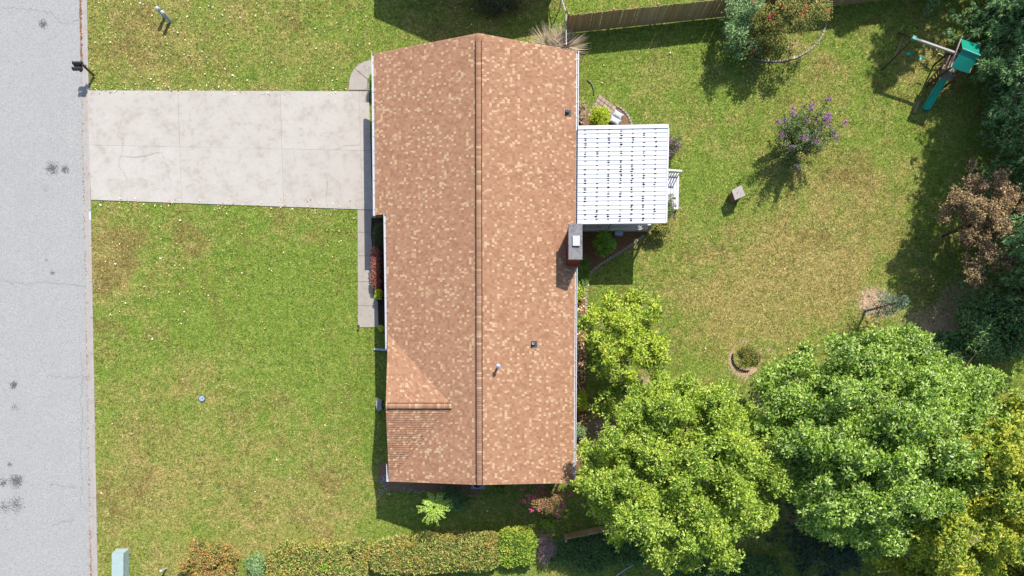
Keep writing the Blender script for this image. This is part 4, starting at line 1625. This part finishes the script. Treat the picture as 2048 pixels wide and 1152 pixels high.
L('pink', C(214, 40, 130), C(232, 70, 150), C(240, 110, 170), trans=.3)
L('red', C(176, 56, 66), C(210, 84, 84), C(216, 120, 108), trans=.3)
L('purple', C(140, 60, 160), C(176, 90, 190), C(200, 120, 190), trans=.3)
L('mauve', C(96, 70, 92), C(140, 100, 128), C(170, 132, 140), trans=.3)


def flowers(root, rng, pts, r, mat, n=26, name='flower_cluster'):
    for p in pts:
        tw = np.array(p)[None] + rng.normal(0, r * .35, (max(2, n // 6), 3))
        obj(name, spray(rng, tw, 6, r * .6, r * .7, r * .6, .8, .7), mat, root)


def make_tree(name, label, cat, base, crown_c, crown_r, mat, seed, twigs=2500, per=11, leaf=(.17, .11), spread=.24, lobes=26, trunk_r=.16, group=None,
              bark=M_BARK, zmin=-.35, sub=(.28, .42), reach=(.5, .8), shell=.6, tilt=.5):
    rng = np.random.default_rng(seed)
    t = thing(name, label, cat, (base[0], base[1], 0), group)
    tw, cen = crown_twigs(rng, crown_c, crown_r, lobes, twigs, sub, reach, zmin, shell)
    tw = tw[tw[:, 2] > .12]
    obj('crown', spray(rng, tw, per, spread, leaf[0], leaf[1], tilt), mat, t)
    b = B()
    fork = Vector((base[0], base[1], max(.3, crown_c[2] - crown_r[2] * .75)))
    limb(b, (base[0], base[1], -.05), fork, trunk_r, trunk_r * .75, rng, .04)
    limb(b, fork, crown_c + Vector((0, 0, crown_r[2] * .5)), trunk_r * .75, trunk_r * .2, rng, .08)
    obj('trunk', b, bark, t)
    for k in range(min(9, len(cen) - 1)):
        b = B()
        e = Vector(cen[k])
        pts = limb(b, fork.lerp(Vector(crown_c), rng.uniform(0, .4)), e, trunk_r * .42, trunk_r * .08, rng, .12)
        for q in range(3):
            s = pts[2 + q]
            limb(b, s, e + Vector(rng.normal(0, .22, 3) * np.array(crown_r)), trunk_r * .16, trunk_r * .04, rng, .1, 4)
        obj('limb', b, bark, t)
    return t


def shrub(name, label, cat, px, py, rx, ry, h, mat, seed, twigs=300, per=9, leaf=(.09, .055), spread=.1, lobes=10, group=None, hc=None, tilt=.6, sub=(.3, .5), stems=6, z0=.05, reach=(.45, .7)):
    """rx, ry in photo px at the middle of the plant"""
    hm = hc if hc else h * .55
    c = G(px, py, hm)
    k = (CAM_H - hm) / CAM_H / PXM
    rng = np.random.default_rng(seed)
    t = thing(name, label, cat, (c.x, c.y, 0), group)
    tw, cen = crown_twigs(rng, (c.x, c.y, hm), (rx * k, ry * k, h - hm), lobes, twigs, sub, reach, -.9, .55)
    tw = tw[tw[:, 2] > z0]
    obj('foliage', spray(rng, tw, per, spread, leaf[0], leaf[1], tilt), mat, t)
    b = B()
    for i in range(stems):
        e = cen[i % len(cen)]
        limb(b, (c.x + rng.normal(0, .06), c.y + rng.normal(0, .06), -.02), e, .02 + h * .006, .006, rng, .08, 4)
    obj('stem', b, M_STEM, t)
    return t


def hedge(name, label, px0, px1, py0, py1, h, mat, seed, n, per=9, leaf=(.10, .06), cat='hedge', group=None, power=4.0, skew=0.0, wob=.10):
    """clipped hedge: a lumpy rounded block of leaves (photo px at its top)"""
    rng = np.random.default_rng(seed)
    a, z = G(px0, py1, h * .8), G(px1, py0, h * .8)
    c = (a + z) / 2
    rx, ry = (z.x - a.x) / 2, (z.y - a.y) / 2
    t = thing(name, label, cat, (c.x, c.y, 0), group)
    u, v = rng.uniform(-1, 1, n), rng.uniform(-1, 1, n)
    rr = (np.abs(u) ** power + np.abs(v) ** power) ** (1 / power)
    keep = rr < 1.02
    u, v, rr = u[keep], v[keep], rr[keep]
    top = h * (1 - .28 * rr ** 5)
    zz = np.where(rng.random(len(u)) < .72, top * rng.uniform(.86, 1.0, len(u)), top * rng.uniform(.15, .95, len(u)))
    side = rng.random(len(u)) < .2
    s_ = np.where(side, 1.0 / np.maximum(rr, .05), 1.0)
    u, v = np.where(side, u * s_, u), np.where(side, v * s_, v)
    zz = np.where(side, rng.uniform(.08, .8, len(u)) * h, zz)
    x = c.x + u * rx
    y = c.y + v * ry + skew * u
    lump = fbm(x, y, 1.4) - .5
    x = x + (vnoise(x + 9, y, 1.1) - .5) * wob * 2
    y = y + (vnoise(x, y + 9, 1.1) - .5) * wob * 2
    zz = np.maximum(.06, zz + lump * .35 * (zz / h))
    obj('foliage', spray(rng, np.stack([x, y, zz], 1), per, .10, leaf[0], leaf[1], .75, .8), mat, t)
    b = B()
    for i in range(max(4, int(rx * 3))):
        q = (c.x + rng.uniform(-.85, .85) * rx, c.y + rng.uniform(-.6, .6) * ry, -.02)
        for k in range(3):
            limb(b, q, (q[0] + rng.normal(0, .2), q[1] + rng.normal(0, .2), h * .7), .025, .008, rng, .08, 3)
    obj('stem', b, M_STEM, t)
    return t


def conifer_mesh(seed, h, rad, nwh, mat, z0=.08, per=7, needle=(.2, .03)):
    """whorled branches carrying tufts of needles; returns crown data and wood"""
    rng = np.random.default_rng(seed)
    wood = B()
    wood.tube([(0, 0, -.1), (.03, 0, h * .4), (0, .03, h * .97)], [h * .018, h * .012, .02], 8)
    tufts = []
    limbs = B()
    for i in range(nwh):
        f = i / (nwh - 1)
        z = h * (z0 + (1 - z0 - .03) * f)
        ln = rad * (1 - f) ** .75 * rng.uniform(.8, 1.1) + .15
        nb = rng.integers(5, 8)
        a0 = rng.uniform(0, 6.28)
        for k in range(nb):
            a = a0 + k * 6.283 / nb + rng.normal(0, .15)
            l = ln * rng.uniform(.65, 1.12)
            d = np.array([math.cos(a), math.sin(a), rng.uniform(-.12, .12)])
            base = np.array([0, 0, z])
            tip = base + d * l + np.array([0, 0, .1 * l - .05 * l * l])
            limbs.tube([base, (base + tip) / 2 - np.array([0, 0, .04 * l]), tip], [.015 + .012 * l, .012 + .004 * l, .006], 4)
            m = int(6 + l * 7)
            tt = rng.uniform(.25, 1.02, m) ** .8
            side = np.cross(d, [0, 0, 1])
            off = rng.normal(0, 1, m) * (1.02 - tt) * l * .34 + rng.normal(0, .05, m)
            P = base + (tip - base) * tt[:, None] + side * off[:, None] + np.array([0, 0, 1]) * rng.normal(0, .05, m)[:, None]
            dirs = d + side * np.sign(off)[:, None] * .6
            tufts.append((P, dirs))
    P = np.concatenate([a for a, b in tufts])
    D = np.concatenate([b for a, b in tufts])
    n = len(P)
    P2 = np.repeat(P, per, 0)
    D2 = unit(np.repeat(unit(D), per, 0) + rng.normal(0, .6, (n * per, 3)) + np.array([0, 0, .25]))
    v, q = leaf_quads(rng, P2, D2, needle[0], needle[1], .8, .0)
    return wood, limbs, (v, q)


def conifer(name, label, px, py, h, rad, nwh, mat, seed, group=None, z0=.08, cat='tree', per=7, needle=(.2, .03)):
    wood, limbs, (v, q) = conifer_mesh(seed, h, rad, nwh, mat, z0, per, needle)
    p = G(px, py)
    t = thing(name, label, cat, (p.x, p.y, 0), group)
    off = np.array([p.x, p.y, 0])
    obj('crown', (v + off, q), mat, t)
    for nm, b in (('trunk', wood), ('limbs', limbs)):
        b.v = [(x + p.x, y + p.y, z) for x, y, z in b.v]
        o_ = obj(nm, b, M_BARK, t)
        if nm == 'limbs':
            tag(o_, kind='stuff')
    return t


def copy_tree(src, px, py, rz, sc, label, group=None):
    p = G(px, py)
    r = src.copy()
    COL.objects.link(r)
    r.location = (p.x, p.y, 0)
    r.rotation_euler = (0, 0, rz)
    r.scale = (sc, sc, sc)
    tag(r, label, None, group)
    for ch_ in list(src.children):
        c = ch_.copy()
        COL.objects.link(c)
        c.parent = r
    return r


# ---- the big trees
c = G(1362, 945, 4.8)
make_tree('maple_tree', 'large bright green maple at the lower right corner of the house', 'tree', (c.x, c.y), c, (5.15, 4.95, 3.9), LEAF['maple'], 31, 17000, 8, (.16, .072), .07, 260, .22, 'big trees of the back garden', zmin=-.2, sub=(.09, .2), reach=(.5, 1.0), shell=.3)
c = G(1756, 882, 5.4)
make_tree('maple_tree', 'largest green maple in the lower right part of the back garden', 'tree', (c.x, c.y), c, (6.5, 5.8, 4.6), LEAF['maple_deep'], 32, 23000, 8, (.175, .08), .07, 360, .26, 'big trees of the back garden', zmin=-.2, sub=(.08, .17), reach=(.45, .97), shell=.3)
c = G(2022, 1020, 7.4)
make_tree('maple_tree', 'yellowing tree in the lower right corner of the garden', 'tree', (c.x, c.y), c, (4.7, 5.2, 3.8), LEAF['yellowing'], 33, 9000, 8, (.2, .09), .07, 150, .2, 'big trees of the back garden', zmin=-.2, sub=(.09, .2), reach=(.5, 1.02), shell=.3)
c = G(1950, 1190, 4.2)
make_tree('maple_tree', 'yellow green tree at the bottom edge right of the dark conifer', 'tree', (c.x, c.y), c, (6.4, 3.6, 3.2), LEAF['yellowing'], 34, 6500, 8, (.2, .09), .07, 110, .2, 'big trees of the back garden', zmin=-.2, sub=(.09, .2), reach=(.5, 1.02), shell=.3)
# small yellow green magnolia made of separate upright boughs
c = G(1252, 682, 2.6)
make_tree('magnolia_tree', 'small yellow green tree with pale grey branches beside the back wall of the house', 'tree', (c.x - .1, c.y - .5), c, (2.55, 2.9, 2.0), LEAF['magnolia'], 35, 2100, 8, (.17, .08), .06, 60, .1, bark=M_GREYBARK, sub=(.12, .24), reach=(.45, 1.05), shell=.3)
c = G(1262, 808, 1.4)
make_tree('magnolia_tree', 'low loose green sapling between the yellow green tree and the big maple', 'tree', (c.x, c.y), c, (2.1, 1.3, 1.2), LEAF['maple'], 36, 260, 10, (.16, .1), .2, 12, .05, bark=M_GREYBARK, sub=(.24, .4), reach=(.5, .95), shell=.4)
# young tree between the ring bed and the largest maple
c = G(1580, 735, 2.2)
make_tree('young_tree', 'loose green young tree growing beside the ring bed', 'tree', (c.x, c.y), c, (1.5, 1.5, 1.6), LEAF['maple_deep'], 37, 260, 10, (.18, .12), .24, 11, .06, sub=(.25, .4), reach=(.5, 1.0), shell=.4)

# ---- pines on the right, their tops beyond the frame
pine = conifer('pine_tree', 'blue green pine at the right edge beside the bronze leaved tree', 2036, 330, 11.0, 3.4, 30, LEAF['pine'], 41, 'pines along the east side', .14, per=9, needle=(.26, .045))
copy_tree(pine, 1998, 92, 1.3, 1.0, 'blue green pine in the upper right corner by the swing set', 'pines along the east side')
copy_tree(pine, 2018, 585, 2.4, .92, 'blue green pine at the right edge below the bronze leaved tree', 'pines along the east side')
for px, py, rz, sc, lab in ((1885, -92, .7, .95, 'tall pine behind the fence, north of the swing set'), (2075, -60, 2.0, 1.1, 'tall pine outside the upper right corner of the photo'),
                           (2090, 470, 4.0, 1.0, 'tall pine outside the photo, right of the bronze tree'),
                           (2040, 15, .3, 1.0, 'tall pine just behind the tower of the swing set'), (2110, 210, 3.6, 1.1, 'tall pine outside the photo, right of the slide'),
                           (1800, -190, 5.0, .9, 'tall pine far behind the fence, north of the red myrtle'), (2125, 330, 1.9, 1.05, 'tall pine outside the photo, behind the pine at the right edge')):
    copy_tree(pine, px, py, rz, sc, lab, 'pines along the east side')
conifer('pine_tree', 'tall narrow pine shading the foot of the green slide', 1968, 232, 11.5, 2.5, 22, LEAF['pine'], 47, 'pines along the east side', .32, needle=(.26, .045))
conifer('pine_tree', 'narrow pine rising behind the bronze leaved tree', 1962, 500, 9.5, 2.2, 20, LEAF['pine'], 48, 'pines along the east side', .36, needle=(.26, .045))
conifer('spruce_tree', 'dark drooping conifer in the shade below the largest maple', 1630, 1062, 4.6, 3.4, 16, LEAF['dark_conifer'], 42, None, .1, per=8, needle=(.26, .035))
conifer('cedar_sapling', 'thin sparse blue green cedar standing in bare soil of the back lawn', 1731, 622, 4.2, .8, 9, LEAF['cedar'], 43, None, .3, per=3, needle=(.14, .035))

c = G(1972, 442, 3.2)
make_tree('bronze_tree', 'bronze and copper leaved small tree between the pines on the right', 'tree', (c.x - .3, c.y), c, (2.5, 3.2, 1.9), LEAF['bronze'], 44, 3600, 8, (.12, .06), .08, 70, .1, zmin=-.3, sub=(.1, .22), reach=(.45, 1.0), shell=.3)
c = G(1990, 655, 1.6)
make_tree('laurel_bush', 'dark green bushy laurel in deep shade at the right edge', 'tree', (c.x, c.y), c, (2.6, 2.1, 1.4), LEAF['ivy'], 45, 1400, 9, (.16, .1), .2, 20, .08, zmin=-.6)
c = G(1905, 700, 1.0)
make_tree('laurel_bush', 'low dark green laurel in shade above the largest maple', 'tree', (c.x, c.y), c, (1.6, 1.0, .9), LEAF['ivy'], 46, 600, 9, (.15, .1), .2, 12, .06, zmin=-.6)

c = G(2000, 52, 1.2)
make_tree('laurel_bush', 'dark green undergrowth in shade right of the playset tower', 'tree', (c.x, c.y), c, (1.7, 1.6, 1.1), LEAF['ivy'], 49, 800, 9, (.15, .09), .2, 16, .06, zmin=-.6)
c = G(2018, 205, 1.1)
make_tree('laurel_bush', 'dark green undergrowth at the right edge, beside the end of the green slide', 'tree', (c.x, c.y), c, (1.5, 2.0, 1.0), LEAF['ivy'], 50, 800, 9, (.15, .09), .2, 16, .06, zmin=-.6)

# ---- crape myrtles
shrub('myrtle_tree', 'grey green feathery myrtle growing against the back fence', 'tree', 1482, 52, 40, 50, 3.4, LEAF['bluish'], 51, 700, 8, (.16, .045), .13, 34, hc=1.9, sub=(.15, .3), reach=(.45, 1.05))
mr = shrub('myrtle_tree', 'red flowering myrtle growing against the back fence', 'tree', 1572, 34, 84, 62, 3.9, LEAF['myrtle'], 52, 760, 9, (.11, .07), .17, 20, hc=2.1, sub=(.2, .36), reach=(.6, .95))
rngf = np.random.default_rng(61)
flowers(mr, rngf, [G(px, py, h) for px, py, h in ((1508, 3, 3.4), (1538, 30, 3.4), (1543, 38, 3.3), (1550, 27, 3.5), (1587, 12, 3.7), (1612, 24, 3.4), (1600, 28, 3.5),
                   (1638, 6, 3.4), (1655, 20, 3.2), (1570, 12, 3.7), (1601, 66, 2.6), (1512, 96, 1.6), (1534, 102, 1.3), (1549, 92, 1.4), (1505, 100, 1.5), (1551, 82, 1.6), (1560, 55, 2.6), (1610, 10, 3.5), (1494, 98, 1.4))], .11, LEAF['red'], 18)
shrub('myrtle_shrub', 'low red flowering shrub in the curved bed below the feathery myrtle', 'shrub', 1520, 95, 44, 26, 1.3, LEAF['myrtle'], 53, 260, 8, (.1, .065), .14, 12)

# vase shaped purple myrtle
vb = G(1584, 304)
vm = thing('myrtle_tree', 'purple flowering myrtle standing alone in the back lawn', 'tree', vb)
rngv = np.random.default_rng(54)
tw, fl_pts = [], []
vst = B()
for k in range(76):
    a = rngv.uniform(0, 6.283)
    out = rngv.uniform(.15, 1.6) if k > 14 else rngv.uniform(1.5, 2.1)
    hh_ = rngv.uniform(2.0, 3.9) - out * .25
    tip = Vector((vb.x + out * math.cos(a), vb.y + out * math.sin(a), hh_))
    b0 = Vector((vb.x + rngv.normal(0, .12), vb.y + rngv.normal(0, .12), -.02))
    pts = limb(vst, b0, tip, .022, .006, rngv, .06, 5)
    for i in range(14):
        f0 = rngv.uniform(.38, 1.0) ** .8
        tw.append(np.array(b0.lerp(tip, f0)) + rngv.normal(0, .06, 3))
    if k % 4 == 0 or (k % 2 == 0 and tip.y > vb.y + .5):
        fl_pts.append(tip + Vector((0, 0, .05)))
obj('stem', vst, M_STEM, vm)
obj('crown', spray(rngv, np.array(tw), 7, .11, .11, .05, .6, .8), LEAF['myrtle_green'], vm)
flowers(vm, rngv, fl_pts, .12, LEAF['purple'], 24)

# ---- shrubs round the house
shrub('round_bush', 'round clipped green bush beside the chimney and patio porch', 'bush', 1209, 487, 26, 29, 2.45, LEAF['round_bush'], 71, 900, 9, (.075, .045), .07, 12, sub=(.5, .62), reach=(.3, .42))
shrub('arborvitae_bush', 'yellow green bush beside the pavers and white sacks', 'bush', 1200, 239, 26, 27, 1.7, LEAF['lime'], 72, 620, 9, (.09, .05), .1, 14, sub=(.34, .5), reach=(.4, .6))
shrub('arborvitae_bush', 'yellow green bush against the back wall left of the big maple', 'bush', 1163, 802, 18, 24, 1.4, LEAF['lime'], 73, 420, 9, (.08, .045), .08, 10, sub=(.4, .55), reach=(.3, .5))
shrub('front_shrub', 'dark green shrub at the garage corner beside the curved walkway', 'shrub', 745, 165, 10, 18, 1.2, LEAF['round_bush'], 74, 200, 9, (.08, .05), .08, 8)
hedge('barberry_hedge', 'narrow row of red barberry in the front bed under the eave', 745, 760, 497, 577, .85, LEAF['barberry'], 75, 520, 8, (.08, .05), 'shrub')
shrub('lime_shrub', 'yellow green shrub at the end of the red barberry row', 'shrub', 758, 590, 9, 13, .95, LEAF['lime'], 76, 160, 9, (.08, .05), .07, 6)
shrub('lime_shrub', 'small yellow green shrub beside the end of the front walkway', 'shrub', 763, 657, 6, 9, .7, LEAF['lime'], 77, 70, 8, (.08, .05), .06, 5)
hedge('mulch_shrub', 'dark shrub in the front bed above the red barberry row', 748, 772, 446, 494, .75, LEAF['shade_shrub'], 78, 380, 8, (.08, .05), 'shrub')
rb_ = shrub('rose_bush', 'sparse rose bush with pink flowers at the lower end of the house', 'bush', 1094, 1000, 42, 30, 2.9, LEAF['rosebush'], 79, 300, 7, (.1, .055), .15, 14, sub=(.22, .36), reach=(.5, .9), stems=14, hc=2.2)
flowers(rb_, rngf, [G(px, py, 2.5) for px, py in ((1045, 979), (1057, 992), (1048, 1002), (1066, 996), (1122, 1004), (1126, 1010), (1138, 990), (1064, 1022), (1117, 1032), (1078, 1020), (1112, 976), (1085, 972))], .11, LEAF['pink'], 24, 'flower')
shrub('shade_shrub', 'dark shrub in the shade left of the air conditioner', 'shrub', 902, 1000, 40, 26, 1.0, LEAF['ivy'], 80, 420, 9, (.17, .03), .14, 10)
shrub('shade_shrub', 'small green plant right of the air conditioner', 'shrub', 997, 980, 10, 8, .4, LEAF['daylily'], 81, 60, 8, (.1, .05), .08, 5)

# bright fronded plant that reaches up into the sun
hubp = G(868, 1014, 2.75)
fb0 = Vector((hubp.x + .08, hubp.y + .08, 0))
fp = thing('fern_palm', 'bright spiky plant catching the sun in the shade below the house', 'plant', fb0)
rngp = np.random.default_rng(82)
stb = B()
stb.tube([(fb0.x, fb0.y, 0), (fb0.x - .05, fb0.y - .03, 1.4), (fb0.x - .08, fb0.y - .08, 2.75)], [.05, .04, .03], 6)
obj('stem', stb, M_STEM, fp)
hub = np.array(hubp)
for k in range(30):
    a = k * 2.4
    l = rngp.uniform(.5, .95)
    d = np.array([math.cos(a), math.sin(a), 0])
    n = 9
    tt = np.linspace(.12, 1, n)
    P = hub + d * (tt * l)[:, None] + np.array([0, 0, 1]) * (.45 * tt - .42 * tt ** 2)[:, None] * rngp.uniform(.6, 1.5)
    sd = np.cross(d, [0, 0, 1])
    pos = np.concatenate([P, P])
    ax_ = np.concatenate([np.repeat((d + sd * .5)[None], n, 0), np.repeat((d - sd * .5)[None], n, 0)])
    obj('frond', leaf_quads(rngp, pos, ax_, .13, .05, .2, .1), LEAF['palm'], fp)

# clumps of grass blades


def grass_clump(name, label, px, py, n, r0, ln, w, mat, seed, lean=.6, bias=(0, 0), cat='plant', group=None, name2='blades'):
    rng = np.random.default_rng(seed)
    g0 = G(px, py)
    t = thing(name, label, cat, (g0.x, g0.y, 0), group)
    a = rng.uniform(0, 6.283, n)
    o = np.stack([np.cos(a), np.sin(a), np.zeros(n)], 1)
    base = np.array(g0) + o * (r0 * rng.random(n))[:, None]
    d = unit(o * lean * rng.uniform(.3, 1.3, n)[:, None] + np.array([bias[0], bias[1], 1.0]))
    l = ln * rng.uniform(.6, 1.1, n)
    m1 = base + d * (l * .55)[:, None]
    d2 = unit(d + o * .5 + np.array([0, 0, -.35]))
    tip = m1 + d2 * (l * .5)[:, None]
    sd = np.stack([-np.sin(a), np.cos(a), np.zeros(n)], 1) * w
    v = np.stack([base - sd, base + sd, m1 + sd * .8, m1 - sd * .8, tip + sd * .1, tip - sd * .1], 1).reshape(-1, 3)
    i = np.arange(n)[:, None] * 6
    q = np.concatenate([i + np.array([[0, 1, 2, 3]]), i + np.array([[3, 2, 4, 5]])])
    obj(name2, (v, q), mat, t)
    return t


grass_clump('ornamental_grass', 'dry plume grass clump beside the gable, left of the chain link fence', 1098, 106, 320, .2, 1.6, .014, LEAF['drygrass'], 91, .75, (-.1, .2), group='dry grass clumps at the north gable')
grass_clump('ornamental_grass', 'dry plume grass clump under the chain link fence rail', 1126, 108, 380, .2, 1.6, .014, LEAF['drygrass'], 92, .8, (.15, .2), group='dry grass clumps at the north gable')
for k, (px, py) in enumerate(((1160, 530), (1164, 548), (1158, 566))):
    grass_clump('daylily_clump', ('green strap leaved clump just below the chimney', 'middle green strap leaved clump below the chimney', 'lowest green strap leaved clump below the chimney')[k], px, py, 150, .2, .65, .018, LEAF['daylily'], 93 + k, 1.2, group='strap leaved clumps below the chimney')
shrub('wall_shrub', 'yellow leaved shrub by the back wall below the strap leaved clumps', 'shrub', 1160, 590, 10, 20, .8, LEAF['magnolia'], 96, 120, 8, (.1, .06), .1, 7)
shrub('wall_shrub', 'thin green shrub by the back wall beside the yellow green tree', 'shrub', 1160, 640, 9, 18, .6, LEAF['myrtle_green'], 97, 70, 8, (.1, .06), .1, 6)
shrub('wall_shrub', 'pale green shrub by the back wall touching the big maple', 'shrub', 1160, 862, 14, 16, .9, LEAF['bluish'], 98, 120, 8, (.09, .05), .1, 7)
shrub('wall_shrub', 'tan dry shrub by the back wall north of the patio porch', 'shrub', 1163, 222, 8, 26, .5, LEAF['drygrass'], 99, 90, 7, (.1, .06), .1, 7)
s1 = shrub('porch_flowers', 'mauve flowering plants at the upper garden edge of the patio porch', 'shrub', 1346, 290, 15, 22, 1.2, LEAF['myrtle_green'], 101, 110, 7, (.1, .04), .12, 8, sub=(.25, .4), reach=(.4, .9))
flowers(s1, rngf, [G(px, py, 1.15) for px, py in ((1340, 275), (1351, 279), (1358, 290), (1352, 298), (1344, 305), (1343, 285))], .14, LEAF['mauve'], 24, 'flower_spike')
s2 = shrub('porch_flowers', 'red and mauve flowering plants beside the white porch steps', 'shrub', 1339, 418, 13, 26, 1.3, LEAF['myrtle_green'], 102, 120, 7, (.1, .04), .12, 8, sub=(.25, .4), reach=(.4, .9))
flowers(s2, rngf, [G(px, py, 1.3) for px, py in ((1338, 392), (1348, 396), (1347, 414), (1335, 405), (1350, 435))], .12, LEAF['mauve'], 20, 'flower_spike')
shrub('porch_flowers', 'loose yellow green shrub at the lower corner of the patio porch', 'shrub', 1316, 460, 26, 14, 1.2, LEAF['myrtle'], 103, 200, 8, (.1, .06), .12, 10)
ri = shrub('ring_plants', 'low green plants inside the ring bed in the back lawn', 'plant', 1498, 712, 30, 26, .45, LEAF['myrtle'], 104, 170, 8, (.12, .035), .12, 9, stems=3)
shrub('north_shrub', 'dark twiggy shrub in the shade at the top edge above the house', 'shrub', 998, 2, 62, 36, 1.3, LEAF['shade_shrub'], 105, 620, 8, (.09, .05), .11, 14)

# ---- hedges along the bottom
shrub('nandina_bush', 'orange and red leaved bush at the left end of the hedge row', 'bush', 417, 1128, 66, 52, 1.15, LEAF['nandina'], 111, 1150, 8, (.14, .075), .12, 34, sub=(.18, .32), reach=(.5, .92))
shrub('spiky_bush', 'grey green spiky bush between the orange bush and the first hedge', 'bush', 514, 1132, 22, 26, .9, LEAF['bluish'], 112, 260, 9, (.16, .03), .12, 8)
hedge('clipped_hedge', 'green and orange clipped hedge right of the spiky bush', 528, 732, 1090, 1176, 1.1, LEAF['hedge'], 113, 2600, 8, (.145, .085), group='clipped hedges along the south side', skew=.12, wob=.3)
hedge('clipped_hedge', 'longest clipped hedge, below the lower left corner of the house', 742, 1000, 1071, 1145, 1.15, LEAF['hedge'], 114, 3300, 8, (.14, .08), group='clipped hedges along the south side', skew=.18)
hedge('clipped_hedge', 'short rounded bright green hedge at the right end of the hedge row', 1000, 1074, 1060, 1133, 1.15, LEAF['hedge_green'], 115, 1150, 8, (.14, .08), group='clipped hedges along the south side', power=3.0, wob=.2)
shrub('green_sprout', 'fresh green tuft growing out of the top of the green and orange hedge', 'shrub', 660, 1132, 14, 15, 1.35, LEAF['round_bush'], 116, 120, 9, (.12, .04), .1, 6, z0=.7)
shrub('dry_shrub', 'bare greyish brown shrub right of the short rounded hedge', 'shrub', 1091, 1097, 22, 36, 1.0, LEAF['grey_twig'], 117, 420, 8, (.12, .02), .12, 12)
shrub('loose_shrub', 'yellow green loose shrub above the dry shrub', 'shrub', 1100, 1050, 22, 14, .7, LEAF['hedge_green'], 118, 140, 8, (.1, .05), .11, 8)
hedge('ivy_bank', 'bank of dark ivy in shade below the short wooden fence', 1102, 1290, 1072, 1132, .6, LEAF['ivy'], 119, 2300, 8, (.13, .085), 'ivy', wob=.35, skew=.2)
hedge('ivy_bank', 'dark undergrowth below the right side of the big maple', 1360, 1560, 1120, 1190, .6, LEAF['ivy'], 120, 1500, 8, (.13, .085), 'ivy', wob=.4)

# ================================================================== GRASS, LEAVES, DEBRIS
rg = np.random.default_rng(77)


def scatter(n, x0, x1, y0, y1):
    return rg.uniform(x0, x1, n), rg.uniform(y0, y1, n)


def grass_blades(n):
    x, y = scatter(n, -26, 31, -11.5, 24.5)
    ok = (x > (kx(NY - y * PXM) - NX) / PXM + .03)
    for P in SETTING_CUT:
        ok &= ~inside(x, y, P)
    dry, bare, brown = lawn_maps(x, y)
    ok &= rg.random(n) > (bare - .25) * 1.6
    x, y = x[ok], y[ok]
    m = len(x)
    a = rg.uniform(0, 6.283, m)
    l = rg.uniform(.035, .09, m)
    h = rg.uniform(.015, .06, m)
    w = rg.uniform(.008, .018, m)
    dx, dy = np.cos(a), np.sin(a)
    z = -.01
    v = np.stack([np.stack([x - dy * w, y + dx * w, np.full(m, z)], 1), np.stack([x + dy * w, y - dx * w, np.full(m, z)], 1),
                  np.stack([x + dx * l, y + dy * l, h], 1)], 1).reshape(-1, 3)
    return v, np.arange(3 * m).reshape(-1, 3)


gv, gq = grass_blades(620000)
go = obj('grass', (gv, gq), M_BLADE)
set_maps(go.data, gv[:, 0], gv[:, 1])
tag(go, kind='stuff')


def litter(name, x, y, z, s0, s1, mat):
    m = len(x)
    a = rg.uniform(0, 6.283, m)
    ax_ = np.stack([np.cos(a), np.sin(a), rg.normal(0, .12, m)], 1)
    pos = np.stack([x, y, np.full(m, z) + rg.uniform(0, .02, m)], 1)
    v, q = leaf_quads(rg, pos, ax_, rg.uniform(s0, s1, m), rg.uniform(s0, s1, m) * .75, .35, .15)
    return tag(obj(name, (v, q), mat), kind='stuff')


L('fallen', C(150, 112, 70), C(206, 172, 116), C(238, 220, 168), C(246, 236, 206), trans=.1)
L('rust', C(112, 70, 44), C(156, 104, 66), C(196, 148, 96), trans=.1)
lx, ly = [], []
for px0, px1, py0, py1, n in ((178, 480, 0, 180, 240), (480, 750, 0, 180, 70), (186, 450, 402, 640, 60), (450, 715, 412, 560, 50), (190, 740, 560, 1060, 70), (1170, 1800, 60, 760, 60), (700, 1090, 0, 90, 22),
                              (178, 700, 176, 190, 60), (186, 715, 398, 420, 70), (750, 1100, 980, 1060, 20), (1180, 1260, 900, 1000, 20)):
    P = [G(rg.uniform(px0, px1), rg.uniform(py0, py1)) for _ in range(n)]
    lx += [p.x for p in P]
    ly += [p.y for p in P]
lx, ly = np.array(lx), np.array(ly)
ok = ~inside(lx, ly, HOUSE_FOOT)
litter('fallen_leaves', lx[ok], ly[ok], .05, .05, .135, LEAF['fallen'])
yy = rg.uniform(-40, 1200, 1100)
yy = np.where(rg.random(1100) < .55, rg.uniform(-40, 135, 1100), yy)
yy = np.where(rg.random(1100) < .12, rg.uniform(1060, 1170, 1100), yy)
xx = kx(yy) - 15.0 + np.abs(rg.normal(0, 1.5, 1100)) - .6
litter('gutter_debris', (xx - NX) / PXM, (NY - yy) / PXM, -.082, .03, .08, LEAF['rust'])
# pale pebbles at the corner of the south bed and straw in the back bed
pb_ = B()
for k in range(60):
    p = G(rg.normal(766, 6), rg.uniform(950, 985)) if k < 45 else G(rg.uniform(775, 850), rg.normal(982, 2))
    r = rg.uniform(.03, .07)
    pb_.lathe((p.x, p.y, .0), [(r * .8, 0), (r, r * .4), (r * .5, r * .8)], 5)
tag(obj('pebbles', pb_, mat_plain('pale_pebble', C(188, 182, 178), .9, .1, .25, 20)), kind='stuff')
n = 900
x = rg.uniform(G(1140, 0).x, G(1178, 0).x, n)
y = rg.uniform(G(0, 920).y, G(0, 560).y, n)
ok = inside(x, y, BED_BACK)
litter('straw_litter', x[ok], y[ok], .02, .08, .18, LEAF['fallen'])
